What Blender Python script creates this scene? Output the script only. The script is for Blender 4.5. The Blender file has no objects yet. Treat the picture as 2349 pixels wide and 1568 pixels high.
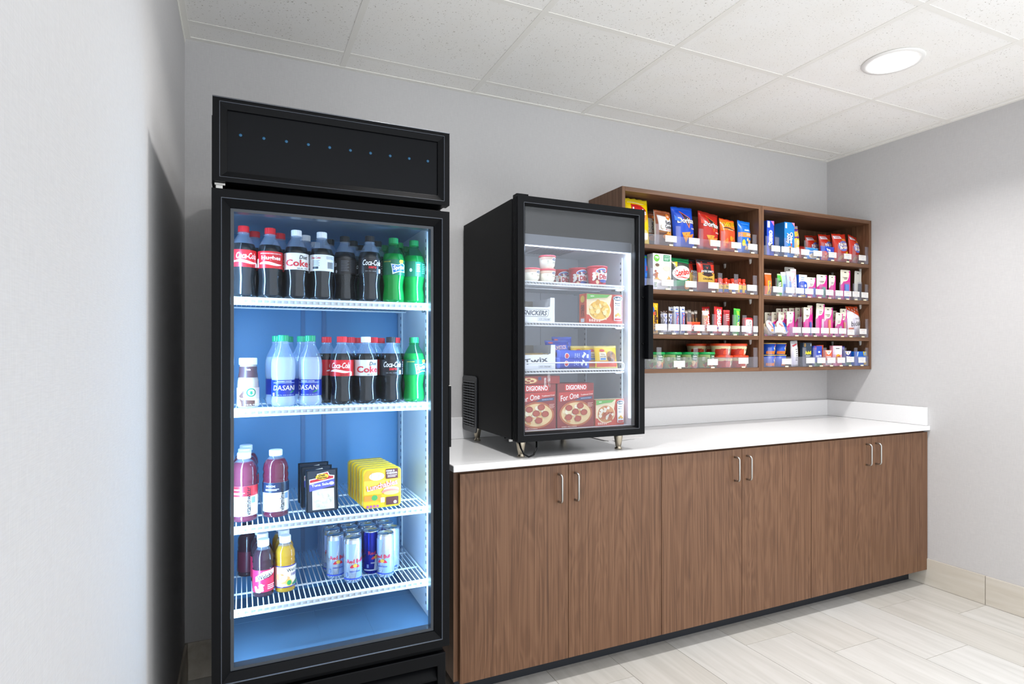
import bpy, bmesh, math, random
from math import sin, cos, pi, radians
from mathutils import Vector, Matrix

SC = bpy.context.scene
COL = SC.collection

# ------------------------------------------------------------------ camera
# world: x = 0 left wall, y = 0 back wall (camera looks towards +y), z = 0 floor, metres
cam_d = bpy.data.cameras.new('camera')
cam_d.sensor_width = 36.0
cam_d.lens = 36.0 * 1358.0 / 2349.0
cam_d.shift_y = 23.0 / 2349.0
cam_d.clip_start = 0.05
cam = bpy.data.objects.new('camera', cam_d)
cam.location = (0.2053, -2.68, 1.305)
cam.rotation_euler = (radians(90), 0, -radians(24.557))
COL.objects.link(cam)
SC.camera = cam

# ------------------------------------------------------------------ world, exposure
wd = bpy.data.worlds.new('ambient_fill')  # even fill light added all round the open room
SC.world = wd
wd.use_nodes = True
wd.node_tree.nodes['Background'].inputs[0].default_value = (0.93, 0.965, 1.0, 1)
wd.node_tree.nodes['Background'].inputs[1].default_value = WORLD_S = 1.6
SC.view_settings.view_transform = 'Standard'
SC.view_settings.look = 'None'
SC.view_settings.exposure = 0.33
SC.view_settings.gamma = 1.0
SC.view_settings.use_curve_mapping = False
SC.cycles.transparent_max_bounces = 24
SC.cycles.max_bounces = 10
SC.cycles.diffuse_bounces = 5
SC.cycles.sample_clamp_indirect = 6.0

DOWNLIGHT_W = 13.0          # each ceiling downlight
COOLER_W = 3.5              # each LED strip of the tall cooler
FREEZER_W = 0.6
COOLER_COL = (0.36, 0.66, 1.0)
FREEZER_COL = (0.62, 0.78, 1.0)
DOWNLIGHTS = [(0.91, -1.06), (2.745, -1.05), (2.745, -2.80)]

# ------------------------------------------------------------------ materials
def lin(h):
    h = h.lstrip('#')
    out = []
    for i in (0, 2, 4):
        c = int(h[i:i + 2], 16) / 255.0
        out.append(c / 12.92 if c <= 0.04045 else ((c + 0.055) / 1.055) ** 2.4)
    return tuple(out) + (1.0,)

_mc = {}
def P(hexcol, rough=0.45, metal=0.0, spec=0.5, emit=0.0):
    """plain coloured surface"""
    k = (hexcol, rough, metal, spec, emit)
    if k in _mc:
        return _mc[k]
    m = bpy.data.materials.new('paint_' + hexcol.strip('#'))
    m.use_nodes = True
    b = m.node_tree.nodes['Principled BSDF']
    b.inputs['Base Color'].default_value = lin(hexcol)
    b.inputs['Roughness'].default_value = rough
    b.inputs['Metallic'].default_value = metal
    b.inputs['Specular IOR Level'].default_value = spec
    if emit:
        b.inputs['Emission Color'].default_value = lin(hexcol)
        b.inputs['Emission Strength'].default_value = emit
    _mc[k] = m
    return m

def nodes(name):
    m = bpy.data.materials.new(name)
    m.use_nodes = True
    nt = m.node_tree
    return m, nt, nt.nodes['Principled BSDF']

def noise(nt, scale, detail=4, vec=None, rough=0.5, dist=0.0):
    n = nt.nodes.new('ShaderNodeTexNoise')
    n.inputs['Scale'].default_value = scale
    n.inputs['Detail'].default_value = detail
    n.inputs['Roughness'].default_value = rough
    n.inputs['Distortion'].default_value = dist
    if vec is not None:
        nt.links.new(vec, n.inputs['Vector'])
    return n

def coords(nt, scale=(1, 1, 1), offset_random=False):
    tc = nt.nodes.new('ShaderNodeTexCoord')
    mp = nt.nodes.new('ShaderNodeMapping')
    mp.inputs['Scale'].default_value = scale
    nt.links.new(tc.outputs['Object'], mp.inputs['Vector'])
    if offset_random:
        oi = nt.nodes.new('ShaderNodeObjectInfo')
        mu = nt.nodes.new('ShaderNodeMath'); mu.operation = 'MULTIPLY'
        mu.inputs[1].default_value = 37.0
        nt.links.new(oi.outputs['Random'], mu.inputs[0])
        nt.links.new(mu.outputs[0], mp.inputs['Location'])
    return mp.outputs['Vector']

def ramp(nt, fac, stops):
    r = nt.nodes.new('ShaderNodeValToRGB')
    e = r.color_ramp.elements
    while len(e) < len(stops):
        e.new(0.5)
    for i, (p, c) in enumerate(stops):
        e[i].position = p
        e[i].color = lin(c) if isinstance(c, str) else c
    nt.links.new(fac, r.inputs['Fac'])
    return r

def bump(nt, b, height, strength, dist=0.001):
    bp = nt.nodes.new('ShaderNodeBump')
    bp.inputs['Strength'].default_value = strength
    bp.inputs['Distance'].default_value = dist
    nt.links.new(height, bp.inputs['Height'])
    nt.links.new(bp.outputs['Normal'], b.inputs['Normal'])

def mat_wall():
    m, nt, b = nodes('wallpaper_weave')
    n1 = noise(nt, 1.0, 2, coords(nt, (420, 420, 26)))
    n2 = noise(nt, 1.0, 2, coords(nt, (40, 40, 460)))
    ad = nt.nodes.new('ShaderNodeMath'); ad.operation = 'ADD'
    nt.links.new(n1.outputs['Fac'], ad.inputs[0]); nt.links.new(n2.outputs['Fac'], ad.inputs[1])
    r = ramp(nt, ad.outputs[0], [(0.30, '#c3c2c3'), (0.75, '#cfcece')])
    hv = nt.nodes.new('ShaderNodeMath'); hv.operation = 'MULTIPLY'; hv.inputs[1].default_value = 0.5
    nt.links.new(ad.outputs[0], hv.inputs[0]); nt.links.new(hv.outputs[0], r.inputs['Fac'])
    nt.links.new(r.outputs['Color'], b.inputs['Base Color'])
    b.inputs['Roughness'].default_value = 0.6
    b.inputs['Specular IOR Level'].default_value = 0.25
    bump(nt, b, ad.outputs[0], 0.25, 0.0008)
    return m

def mat_ceiling_tile():
    m, nt, b = nodes('mineral_ceiling_tile')
    v = coords(nt, (1, 1, 1), True)
    n = noise(nt, 150, 2, v, 0.6)
    n2 = noise(nt, 6, 3, v)
    r = ramp(nt, n.outputs['Fac'], [(0.29, '#b2aca1'), (0.355, '#fdfcf9')])
    r2 = ramp(nt, n2.outputs['Fac'], [(0.3, '#fcfbf9'), (0.7, '#ffffff')])
    mx = nt.nodes.new('ShaderNodeMix'); mx.data_type = 'RGBA'; mx.blend_type = 'MULTIPLY'
    mx.inputs['Factor'].default_value = 1.0
    nt.links.new(r.outputs['Color'], mx.inputs['A']); nt.links.new(r2.outputs['Color'], mx.inputs['B'])
    nt.links.new(mx.outputs['Result'], b.inputs['Base Color'])
    b.inputs['Roughness'].default_value = 0.9
    bump(nt, b, r.outputs['Color'], 0.4, 0.002)
    return m

def mat_wood(name, axis):
    """walnut laminate; axis = grain direction"""
    m, nt, b = nodes(name)
    s = [1.0, 1.0, 1.0]
    v1 = coords(nt, tuple(1.1 if i == axis else 190 for i in range(3)), True)
    v2 = coords(nt, tuple(0.8 if i == axis else 9 for i in range(3)), True)
    v3 = coords(nt, tuple(3 if i == axis else 460 for i in range(3)), True)
    n1 = noise(nt, 1.0, 4, v1, 0.6, 0.3)
    n2 = noise(nt, 1.0, 3, v2, 0.5, 1.6)
    n3 = noise(nt, 1.0, 2, v3)
    wv = nt.nodes.new('ShaderNodeMath'); wv.operation = 'MULTIPLY'; wv.inputs[1].default_value = 60.0
    nt.links.new(n2.outputs['Fac'], wv.inputs[0])
    sn = nt.nodes.new('ShaderNodeMath'); sn.operation = 'SINE'
    nt.links.new(wv.outputs[0], sn.inputs[0])
    a = nt.nodes.new('ShaderNodeMath'); a.operation = 'MULTIPLY_ADD'
    a.inputs[1].default_value = 0.075
    nt.links.new(sn.outputs[0], a.inputs[0]); nt.links.new(n1.outputs['Fac'], a.inputs[2])
    c = nt.nodes.new('ShaderNodeMath'); c.operation = 'MULTIPLY_ADD'
    c.inputs[1].default_value = 0.30
    nt.links.new(n3.outputs['Fac'], c.inputs[0]); nt.links.new(a.outputs[0], c.inputs[2])
    r = ramp(nt, c.outputs[0], [(0.36, '#523828'), (0.56, '#664732'), (0.68, '#70503a'), (0.90, '#7f5d45')])
    nt.links.new(r.outputs['Color'], b.inputs['Base Color'])
    b.inputs['Roughness'].default_value = 0.42
    b.inputs['Specular IOR Level'].default_value = 0.35
    bump(nt, b, n3.outputs['Fac'], 0.08, 0.0004)
    return m

def mat_floor_tile(name='stone_look_floor_tile', cols=('#c2c1be', '#cbcac7', '#d2d1cf')):
    m, nt, b = nodes(name)
    v = coords(nt, (26, 2.2, 20), True)
    n = noise(nt, 1.0, 4, v, 0.55, 0.8)
    r = ramp(nt, n.outputs['Fac'], [(0.3, cols[0]), (0.5, cols[1]), (0.7, cols[2])])
    oi = nt.nodes.new('ShaderNodeObjectInfo')
    r2 = ramp(nt, oi.outputs['Random'], [(0.0, '#f2efea'), (1.0, '#ffffff')])
    mx = nt.nodes.new('ShaderNodeMix'); mx.data_type = 'RGBA'; mx.blend_type = 'MULTIPLY'
    mx.inputs['Factor'].default_value = 1.0
    nt.links.new(r.outputs['Color'], mx.inputs['A']); nt.links.new(r2.outputs['Color'], mx.inputs['B'])
    nt.links.new(mx.outputs['Result'], b.inputs['Base Color'])
    b.inputs['Roughness'].default_value = 0.38
    return m

def mat_quartz():
    m, nt, b = nodes('white_quartz')
    n = noise(nt, 300, 2, coords(nt))
    r = ramp(nt, n.outputs['Fac'], [(0.3, '#ececed'), (0.7, '#f1f1f2')])
    nt.links.new(r.outputs['Color'], b.inputs['Base Color'])
    b.inputs['Roughness'].default_value = 0.16
    return m

def mat_black(name, col='#040508', rough=0.42, tex=0.05):
    m, nt, b = nodes(name)
    n = noise(nt, 900, 2, coords(nt))
    b.inputs['Base Color'].default_value = lin(col)
    b.inputs['Roughness'].default_value = rough
    b.inputs['Specular IOR Level'].default_value = 0.14
    bump(nt, b, n.outputs['Fac'], tex, 0.0005)
    return m

def mat_clear(name, tint=(0.97, 0.98, 1.0, 1), gloss=0.0, haze=0.0, haze_col=(0.9, 0.92, 0.95, 1), rough=0.02, ior=1.45):
    """thin clear sheet: see-through with a fresnel reflection, optionally a thin haze film"""
    m = bpy.data.materials.new(name)
    m.use_nodes = True
    nt = m.node_tree
    nt.nodes.clear()
    out = nt.nodes.new('ShaderNodeOutputMaterial')
    tr = nt.nodes.new('ShaderNodeBsdfTransparent'); tr.inputs[0].default_value = tint
    gl = nt.nodes.new('ShaderNodeBsdfGlossy'); gl.inputs['Roughness'].default_value = rough
    fr = nt.nodes.new('ShaderNodeFresnel'); fr.inputs['IOR'].default_value = ior
    mx = nt.nodes.new('ShaderNodeMixShader')
    fac = fr.outputs[0]
    if gloss:
        ad = nt.nodes.new('ShaderNodeMath'); ad.operation = 'ADD'; ad.inputs[1].default_value = gloss
        ad.use_clamp = True
        nt.links.new(fac, ad.inputs[0]); fac = ad.outputs[0]
    ge = nt.nodes.new('ShaderNodeNewGeometry')           # only the outer face of the sheet mirrors the room
    iv = nt.nodes.new('ShaderNodeMath'); iv.operation = 'SUBTRACT'; iv.inputs[0].default_value = 1.0
    nt.links.new(ge.outputs['Backfacing'], iv.inputs[1])
    mu = nt.nodes.new('ShaderNodeMath'); mu.operation = 'MULTIPLY'
    nt.links.new(fac, mu.inputs[0]); nt.links.new(iv.outputs[0], mu.inputs[1])
    nt.links.new(mu.outputs[0], mx.inputs[0])
    src = tr.outputs[0]
    if haze:
        df = nt.nodes.new('ShaderNodeBsdfDiffuse'); df.inputs[0].default_value = haze_col
        hx = nt.nodes.new('ShaderNodeMixShader'); hx.inputs[0].default_value = haze
        nt.links.new(tr.outputs[0], hx.inputs[1]); nt.links.new(df.outputs[0], hx.inputs[2])
        src = hx.outputs[0]
    nt.links.new(src, mx.inputs[1])
    nt.links.new(gl.outputs[0], mx.inputs[2])
    nt.links.new(mx.outputs[0], out.inputs['Surface'])
    return m

def mat_liquid(name, col, trans=0.5, rough=0.1):
    """translucent drink: diffuse + light passing through"""
    m = bpy.data.materials.new(name)
    m.use_nodes = True
    nt = m.node_tree
    nt.nodes.clear()
    out = nt.nodes.new('ShaderNodeOutputMaterial')
    df = nt.nodes.new('ShaderNodeBsdfDiffuse'); df.inputs[0].default_value = lin(col)
    tl = nt.nodes.new('ShaderNodeBsdfTranslucent'); tl.inputs[0].default_value = lin(col)
    mx = nt.nodes.new('ShaderNodeMixShader'); mx.inputs[0].default_value = trans
    gl = nt.nodes.new('ShaderNodeBsdfGlossy'); gl.inputs['Roughness'].default_value = rough
    fr = nt.nodes.new('ShaderNodeFresnel'); fr.inputs['IOR'].default_value = 1.35
    m2 = nt.nodes.new('ShaderNodeMixShader')
    nt.links.new(df.outputs[0], mx.inputs[1]); nt.links.new(tl.outputs[0], mx.inputs[2])
    nt.links.new(fr.outputs[0], m2.inputs[0]); nt.links.new(mx.outputs[0], m2.inputs[1]); nt.links.new(gl.outputs[0], m2.inputs[2])
    nt.links.new(m2.outputs[0], out.inputs['Surface'])
    return m

M = {
    'wall': mat_wall(), 'tile': mat_ceiling_tile(), 'wood_z': mat_wood('walnut_vertical', 2), 'wood_x': mat_wood('walnut_horizontal', 0),
    'wood_y': mat_wood('walnut_depth', 1), 'floor': mat_floor_tile(), 'quartz': mat_quartz(), 'base_tile': mat_floor_tile('stone_look_base_tile', ('#c4bdb1', '#cfc9be', '#d6d1c8')),
    'tbar': P('#f6f4ee', 0.5), 'grout': P('#a49d92', 0.9), 'black': mat_black('black_painted_steel'),
    'black_soft': mat_black('black_plastic', '#050609', 0.5), 'black_gloss': mat_black('black_gloss', '#08090b', 0.22, 0.0),
    'black_wood': mat_black('black_textured_vinyl', '#07080a', 0.55, 0.25),
    'chrome': P('#c9c6c0', 0.25, 1.0), 'steel': P('#b9b7b3', 0.32, 1.0), 'brass': P('#b4aa98', 0.3, 1.0),
    'liner': P('#dfe8ee', 0.35), 'white_wire': P('#eef2f5', 0.3), 'glass': mat_clear('door_glass', (0.97, 0.985, 1.0, 1), ior=1.2),
    'freezer_glass': mat_clear('freezer_glass', (0.93, 0.95, 0.98, 1), 0.01, 0.03, ior=1.3),  # the haze stands in for the room's reflected veil on the pane
    'acrylic': mat_clear('clear_acrylic', (0.95, 0.95, 0.98, 1), 0.03, 0.05, (0.85, 0.85, 0.95, 1), 0.1),
    'pet': mat_clear('clear_bottle_plastic', (0.93, 0.96, 1.0, 1), 0.0, 0.012, (0.6, 0.8, 1.0, 1), 0.06),
    'pet_green': mat_clear('green_bottle_plastic', (0.20, 0.90, 0.52, 1), 0.01, 0.06, (0.0, 0.42, 0.2, 1), 0.06),
    'pet_neck': mat_clear('hazy_bottle_neck', (0.90, 0.94, 1.0, 1), 0.02, 0.13, (0.62, 0.78, 1.0, 1), 0.08),
    'grey_sign': mat_black('smoked_sign_panel', '#06080d', 0.3, 0.0),
}

# ------------------------------------------------------------------ mesh helpers
class MB:
    def __init__(s):
        s.v, s.f, s.m, s.sm = [], [], [], []
    def add(s, verts, faces, mi=0, smooth=False):
        o = len(s.v)
        s.v += [tuple(p) for p in verts]
        for f in faces:
            s.f.append(tuple(i + o for i in f)); s.m.append(mi); s.sm.append(smooth)
    def box(s, x0, x1, y0, y1, z0, z1, mi=0):
        s.add([(x0, y0, z0), (x1, y0, z0), (x1, y1, z0), (x0, y1, z0), (x0, y0, z1), (x1, y0, z1), (x1, y1, z1), (x0, y1, z1)],
              [(0, 3, 2, 1), (4, 5, 6, 7), (0, 1, 5, 4), (1, 2, 6, 5), (2, 3, 7, 6), (3, 0, 4, 7)], mi)
        return s
    def ring(s, x0, x1, z0, z1, wx, wz, y0, y1, mi=0, slope=0.0):
        """rectangular frame in the xz plane; slope pushes the inner front edge back (bevelled frame)"""
        X0, X1, Z0, Z1 = x0 + wx, x1 - wx, z0 + wz, z1 - wz
        o = [(x0, z0), (x1, z0), (x1, z1), (x0, z1)]; i = [(X0, Z0), (X1, Z0), (X1, Z1), (X0, Z1)]
        vs = [(a, y0, b) for a, b in o] + [(a, y0 + slope, b) for a, b in i] + [(a, y1, b) for a, b in o] + [(a, y1, b) for a, b in i]
        fs = []
        for k in range(4):
            n = (k + 1) % 4
            fs += [(k, n, 4 + n, 4 + k), (8 + k, 12 + k, 12 + n, 8 + n), (k, 8 + k, 8 + n, n), (4 + k, 4 + n, 12 + n, 12 + k)]
        s.add(vs, fs, mi)
        return s
    def lathe(s, prof, n=32, c=(0, 0, 0), mi=0, smooth=True, cap0=True, cap1=True):
        vs, fs = [], []
        for r, z in prof:
            for k in range(n):
                a = 2 * pi * k / n
                vs.append((c[0] + r * cos(a), c[1] + r * sin(a), c[2] + z))
        for j in range(len(prof) - 1):
            for k in range(n):
                k2 = (k + 1) % n
                fs.append((j * n + k, j * n + k2, (j + 1) * n + k2, (j + 1) * n + k))
        if cap0: fs.append(tuple(range(n - 1, -1, -1)))
        if cap1: fs.append(tuple((len(prof) - 1) * n + k for k in range(n)))
        s.add(vs, fs, mi, smooth)
        return s
    def tube(s, path, r, n=8, mi=0, smooth=True):
        pts = [Vector(p) for p in path]
        vs, fs = [], []
        up = None
        for i, p in enumerate(pts):
            t = (pts[min(i + 1, len(pts) - 1)] - pts[max(i - 1, 0)]).normalized()
            if up is None:
                up = Vector((0, 0, 1)) if abs(t.z) < 0.9 else Vector((1, 0, 0))
            b = t.cross(up).normalized(); up2 = b.cross(t).normalized(); up = up2
            for k in range(n):
                a = 2 * pi * k / n
                vs.append(tuple(p + b * (r * cos(a)) + up2 * (r * sin(a))))
        for j in range(len(pts) - 1):
            for k in range(n):
                k2 = (k + 1) % n
                fs.append((j * n + k, j * n + k2, (j + 1) * n + k2, (j + 1) * n + k))
        fs.append(tuple(range(n - 1, -1, -1))); fs.append(tuple((len(pts) - 1) * n + k for k in range(n)))
        s.add(vs, fs, mi, smooth)
        return s
    def prism(s, poly, y0, y1, mi=0):
        """polygon given as (x, z), extruded along y"""
        n = len(poly)
        s.add([(x, y0, z) for x, z in poly] + [(x, y1, z) for x, z in poly],
              [tuple(range(n)), tuple(range(2 * n - 1, n - 1, -1))] + [(k, n + k, n + (k + 1) % n, (k + 1) % n) for k in range(n)], mi)
        return s
    def build(s, name, mats, parent=None, bevel=0.0, loc=None):
        me = bpy.data.meshes.new(name)
        me.from_pydata(s.v, [], s.f)
        if not isinstance(mats, (list, tuple)): mats = [mats]
        for m in mats: me.materials.append(M[m] if isinstance(m, str) else m)
        me.polygons.foreach_set('material_index', s.m)
        me.polygons.foreach_set('use_smooth', s.sm)
        bm = bmesh.new(); bm.from_mesh(me); bmesh.ops.recalc_face_normals(bm, faces=bm.faces); bm.to_mesh(me); bm.free()
        o = bpy.data.objects.new(name, me)
        COL.objects.link(o)
        if parent is not None: o.parent = parent
        if loc: o.location = loc
        if bevel:
            b = o.modifiers.new('soft_edge', 'BEVEL'); b.width = bevel; b.segments = 2; b.limit_method = 'ANGLE'; b.angle_limit = radians(50)
        return o

def tag(o, label=None, cat=None, group=None, kind=None):
    if label: o['label'] = label
    if cat: o['category'] = cat
    if group: o['group'] = group
    if kind: o['kind'] = kind
    return o

def thing(name, label, cat, loc=(0, 0, 0), rotz=0.0, group=None, tilt=(0, 0)):
    o = bpy.data.objects.new(name, None)
    o.empty_display_size = 0.02
    COL.objects.link(o)
    o.location = loc
    o.rotation_euler = (tilt[0], tilt[1], rotz)
    return tag(o, label, cat, group)

def struct(o):
    o['kind'] = 'structure'
    return o

def copy_tree(root, loc, rotz=0.0, label=None, group=None, tilt=(0, 0)):
    r = root.copy(); COL.objects.link(r)
    r.location = loc; r.rotation_euler = (tilt[0], tilt[1], rotz)
    if label: r['label'] = label
    if group: r['group'] = group
    for ch in list(root.children):
        c = ch.copy(); COL.objects.link(c); c.parent = r
        for g in list(ch.children):
            d = g.copy(); COL.objects.link(d); d.parent = c
    return r

def qarc(cx, cz, r, a0, a1, n=5):
    return [(cx + r * cos(radians(a0 + (a1 - a0) * i / n)), cz + r * sin(radians(a0 + (a1 - a0) * i / n))) for i in range(n + 1)]

def rrect(x0, x1, z0, z1, r, n=4):
    return (qarc(x0 + r, z0 + r, r, 180, 270, n) + qarc(x1 - r, z0 + r, r, 270, 360, n) + qarc(x1 - r, z1 - r, r, 0, 90, n) + qarc(x0 + r, z1 - r, r, 90, 180, n))

# ------------------------------------------------------------------ room shell
XR, H = 3.707, 2.55
YF = -3.05            # floor and ceiling stop behind the camera, left open for the fill light
YW = -2.7            # left wall cut short here to let more fill light in
YR = -2.0            # right wall cut short as well, to admit the fill
wl = struct(MB().box(-0.1, 0.0, YW, 0.1, 0, H + 0.2).build('wall_left', 'wall'))
wb = struct(MB().box(0.0, XR, 0.0, 0.1, 0, H + 0.2).build('wall_back', 'wall'))
wr = struct(MB().box(XR, XR + 0.1, YR, 0.1, 0, H + 0.2).build('wall_right', 'wall'))
# ceiling: grid of white T-bars with mineral tiles lying on it
ceil = struct(MB().box(0.0, XR, YF, 0.0, H + 0.03, H + 0.2).build('ceiling', 'tbar'))
gx = [0.0] + [0.607 + 0.6095 * i for i in range(6)]
gx = [x for x in gx if x < XR - 0.05] + [XR]
gy = [0.0] + [-0.14 - 0.6095 * i for i in range(9)]
gy = [y for y in gy if y > YF] + [YF]
TB = 0.012
for i in range(len(gx) - 1):
    for j in range(len(gy) - 1):
        x0, x1, y1, y0 = gx[i] + TB, gx[i + 1] - TB, gy[j] - TB, gy[j + 1] + TB
        m = MB()
        hole = None
        for lx, ly in DOWNLIGHTS:
            if x0 < lx < x1 and y0 < ly < y1: hole = (lx, ly)
        if hole is None:
            m.box(x0, x1, y0, y1, H + 0.0018, H + 0.022)
        else:                                  # tile cut out round the downlight
            n, r = 32, 0.098
            cx, cy = hole
            inner = [(cx + r * cos(2 * pi * k / n), cy + r * sin(2 * pi * k / n)) for k in range(n)]
            outer = []
            for k in range(n):
                dx, dy = cos(2 * pi * k / n), sin(2 * pi * k / n)
                t = min((x1 - cx) / dx if dx > 1e-6 else (x0 - cx) / dx if dx < -1e-6 else 9, (y1 - cy) / dy if dy > 1e-6 else (y0 - cy) / dy if dy < -1e-6 else 9)
                outer.append((cx + dx * t, cy + dy * t))
            vs = [(x, y, H + 0.0018) for x, y in inner + outer] + [(x, y, H + 0.022) for x, y in inner + outer]
            fs = []
            for k in range(n):
                q = (k + 1) % n
                fs += [(k, q, n + q, n + k), (2 * n + k, 3 * n + k, 3 * n + q, 2 * n + q), (k, 2 * n + k, 2 * n + q, q)]
            m.add(vs, fs)
            for cxx, cyy in ((x0, y0), (x1, y0), (x1, y1), (x0, y1)):      # corner slivers
                near = sorted(range(n), key=lambda k: (outer[k][0] - cxx) ** 2 + (outer[k][1] - cyy) ** 2)[:2]
                m.add([(outer[near[0]][0], outer[near[0]][1], H + 0.0018), (outer[near[1]][0], outer[near[1]][1], H + 0.0018), (cxx, cyy, H + 0.0018)], [(0, 1, 2)])
        m.build('ceiling_tile', 'tile', ceil)
for x in gx[1:-1]:
    MB().box(x - TB, x + TB, YF, 0, H, H + 0.03).build('ceiling_grid_bar', 'tbar', ceil)
for y in gy[1:-1]:
    for i in range(len(gx) - 1):
        MB().box(gx[i] + TB, gx[i + 1] - TB, y - TB, y + TB, H + 0.0005, H + 0.03).build('ceiling_grid_bar', 'tbar', ceil)
struct(MB().box(0.0, 0.022, YF, 0, H - 0.001, H + 0.028).box(0.0, 0.002, YF, 0, H - 0.018, H).build('trim_1', 'tbar'))
struct(MB().box(0.022, XR - 0.022, -0.022, 0, H - 0.001, H + 0.028).build('trim_2', 'tbar'))
struct(MB().box(XR - 0.022, XR, YF, 0, H - 0.001, H + 0.028).build('trim_3', 'tbar'))

# floor: tiles laid in a third bond, long side running away from the back wall
fl = struct(MB().box(0.0, XR, YF, 0.0, -0.05, -0.0015).build('floor', 'grout'))
fx = [3.455 - 0.302 * k for k in range(0, 12)]
TL = 0.612
for k in range(-1, 12):
    x1 = XR if k == -1 else 3.455 - 0.302 * k + 0.0
    x0 = 3.455 - 0.302 * (k + 1)
    if x1 <= 0.002: break
    x0 = max(x0, 0.0)
    ys = -0.919 + 0.204 * (k + 1)
    while ys < 0: ys += TL
    y1 = 0.0
    y0 = ys - TL
    while y1 > YF + 0.62:
        g = 0.0012
        MB().box(x0 + g, x1 - g, y0 + g, y1 - g, -0.01, 0.0).build('floor_tile', 'floor', fl)
        y1, y0 = y0, y0 - TL
    MB().box(x0 + 0.0012, x1 - 0.0012, YF, y1 - 0.0012, -0.01, 0.0).build('floor_strip', 'floor', fl)

# tile baseboards
bb = struct(MB().box(XR - 0.004, XR, YR, -0.52, 0, 0.148).build('baseboard_right', 'grout'))
yy = -0.521
for ye in (-0.915, -1.527, -1.995):
    MB().box(XR - 0.010, XR - 0.002, ye + 0.0015, yy - 0.0015, 0.001, 0.149).build('baseboard_tile', 'base_tile', bb, 0.001); yy = ye
bb = struct(MB().box(0.0, 0.004, YW, 0, 0, 0.148).build('baseboard_left', 'grout'))
yy = -0.012
for ye in (-0.35, -0.96, -1.57, -2.18, -2.69):
    MB().box(0.002, 0.010, ye + 0.0015, yy - 0.0015, 0.001, 0.149).build('baseboard_tile', 'base_tile', bb, 0.001); yy = ye
bb = struct(MB().box(0.0, 0.93, -0.004, 0, 0, 0.148).build('baseboard_back', 'grout'))
for xa, xb in ((0.01, 0.32), (0.32, 0.93)):
    MB().box(xa + 0.0015, xb - 0.0015, -0.010, -0.002, 0.001, 0.149).build('baseboard_tile', 'base_tile', bb, 0.001)

# ------------------------------------------------------------------ ceiling downlights
DL_LABEL = ['round recessed ceiling downlight above the tall drinks cooler, at the picture edge', 'round glowing recessed downlight in the ceiling above the base cabinets',
            'round recessed downlight in the ceiling behind the viewer']
for (lx, ly), lab in zip(DOWNLIGHTS, DL_LABEL):
    t = thing('recessed_downlight', lab, 'ceiling light', (lx, ly, H), group='recessed ceiling downlights')
    MB().lathe([(0.118, -0.0005), (0.115, -0.005), (0.094, -0.007), (0.088, -0.002), (0.084, 0.03), (0.10, 0.03), (0.10, 0.003), (0.118, -0.0005)], 48, cap0=False, cap1=False).build('trim_ring', P('#f2f1ee', 0.4), t)
    MB().lathe([(0.0845, 0.006), (0.0840, -0.007), (0.078, -0.0115), (0.050, -0.0145), (0.0005, -0.0155)], 40, cap1=False).build('lens', P('#ffffff', 0.4, emit=14.0), t)
    ld = bpy.data.lights.new('downlight_beam', 'AREA')
    ld.shape = 'DISK'; ld.size = 0.16; ld.spread = radians(140); ld.energy = DOWNLIGHT_W * (0.72 if lx < 1.0 else 1.0); ld.color = (1.0, 0.98, 0.96)
    lo = bpy.data.objects.new('downlight_beam', ld); COL.objects.link(lo); lo.parent = t; lo.location = (0, 0, -0.0165)

# ------------------------------------------------------------------ base cabinets
CAB = [(0.915, 1.8495), (1.8505, 2.770), (2.771, 3.703)]
SEAM = [1.389, 2.312, 3.228]
CAB_LAB = ['walnut base cabinet at the end beside the tall drinks cooler', 'walnut base cabinet in the middle of the run', 'walnut base cabinet against the wall at the far end of the run']
for (x0, x1), sx, lab in zip(CAB, SEAM, CAB_LAB):
    t = thing('base_cabinet', lab, 'cabinet', ((x0 + x1) / 2, -0.3, 0), group='walnut base cabinets under the white countertop')
    ox = (x0 + x1) / 2
    def L(m): # shift into the thing's frame
        m.v = [(a - ox, b + 0.3, c) for a, b, c in m.v]; return m
    L(MB().box(x0, x1, -0.608, -0.002, 0.09, 0.866)).build('carcass', 'wood_z', t)
    xs = x0 + 0.017 if x0 < 1 else x0
    L(MB().box(xs if x0 > 1 else x0 + 0.03, x1 - (0.0 if x1 < 3.6 else 0.004), -0.53, -0.515, 0.0, 0.09)).build('toe_kick', P('#1d2129', 0.5), t)
    for a, b, hx in ((xs + 0.001, sx - 0.0012, sx - 0.040), (sx + 0.0012, x1 - 0.001, sx + 0.022)):
        d = L(MB().box(a, b, -0.630, -0.6085, 0.088, 0.857)).build('door', 'wood_z', t, 0.0008)
        if a > sx: hx = sx + 0.030
        else: hx = sx - 0.045
        pth = [(hx, -0.631, 0.823)] + [(hx, -0.648 - 0.012 * sin(radians(q)), 0.811 + 0.012 * cos(radians(q))) for q in (0, 30, 60, 90)] + \
              [(hx, -0.648 - 0.012 * cos(radians(q)), 0.727 - 0.012 * sin(radians(q))) for q in (0, 30, 60, 90)] + [(hx, -0.631, 0.715)]
        L(MB().tube(pth, 0.0045, 10)).build('handle', 'steel', d)
# countertop with upstands
t = thing('countertop', 'glossy white quartz countertop with low upstand along both walls', 'countertop', (2.3, -0.32, 0.868))
def L2(m): m.v = [(a - 2.3, b + 0.32, c - 0.868) for a, b, c in m.v]; return m
L2(MB().box(0.903, XR - 0.001, -0.643, -0.001, 0.868, 0.893)).build('slab', 'quartz', t, 0.003)
L2(MB().box(0.903, XR - 0.021, -0.021, -0.001, 0.8935, 0.995)).build('upstand', 'quartz', t, 0.002)
L2(MB().box(XR - 0.021, XR - 0.001, -0.63, -0.001, 0.8935, 0.995)).build('upstand', 'quartz', t, 0.002)

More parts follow.
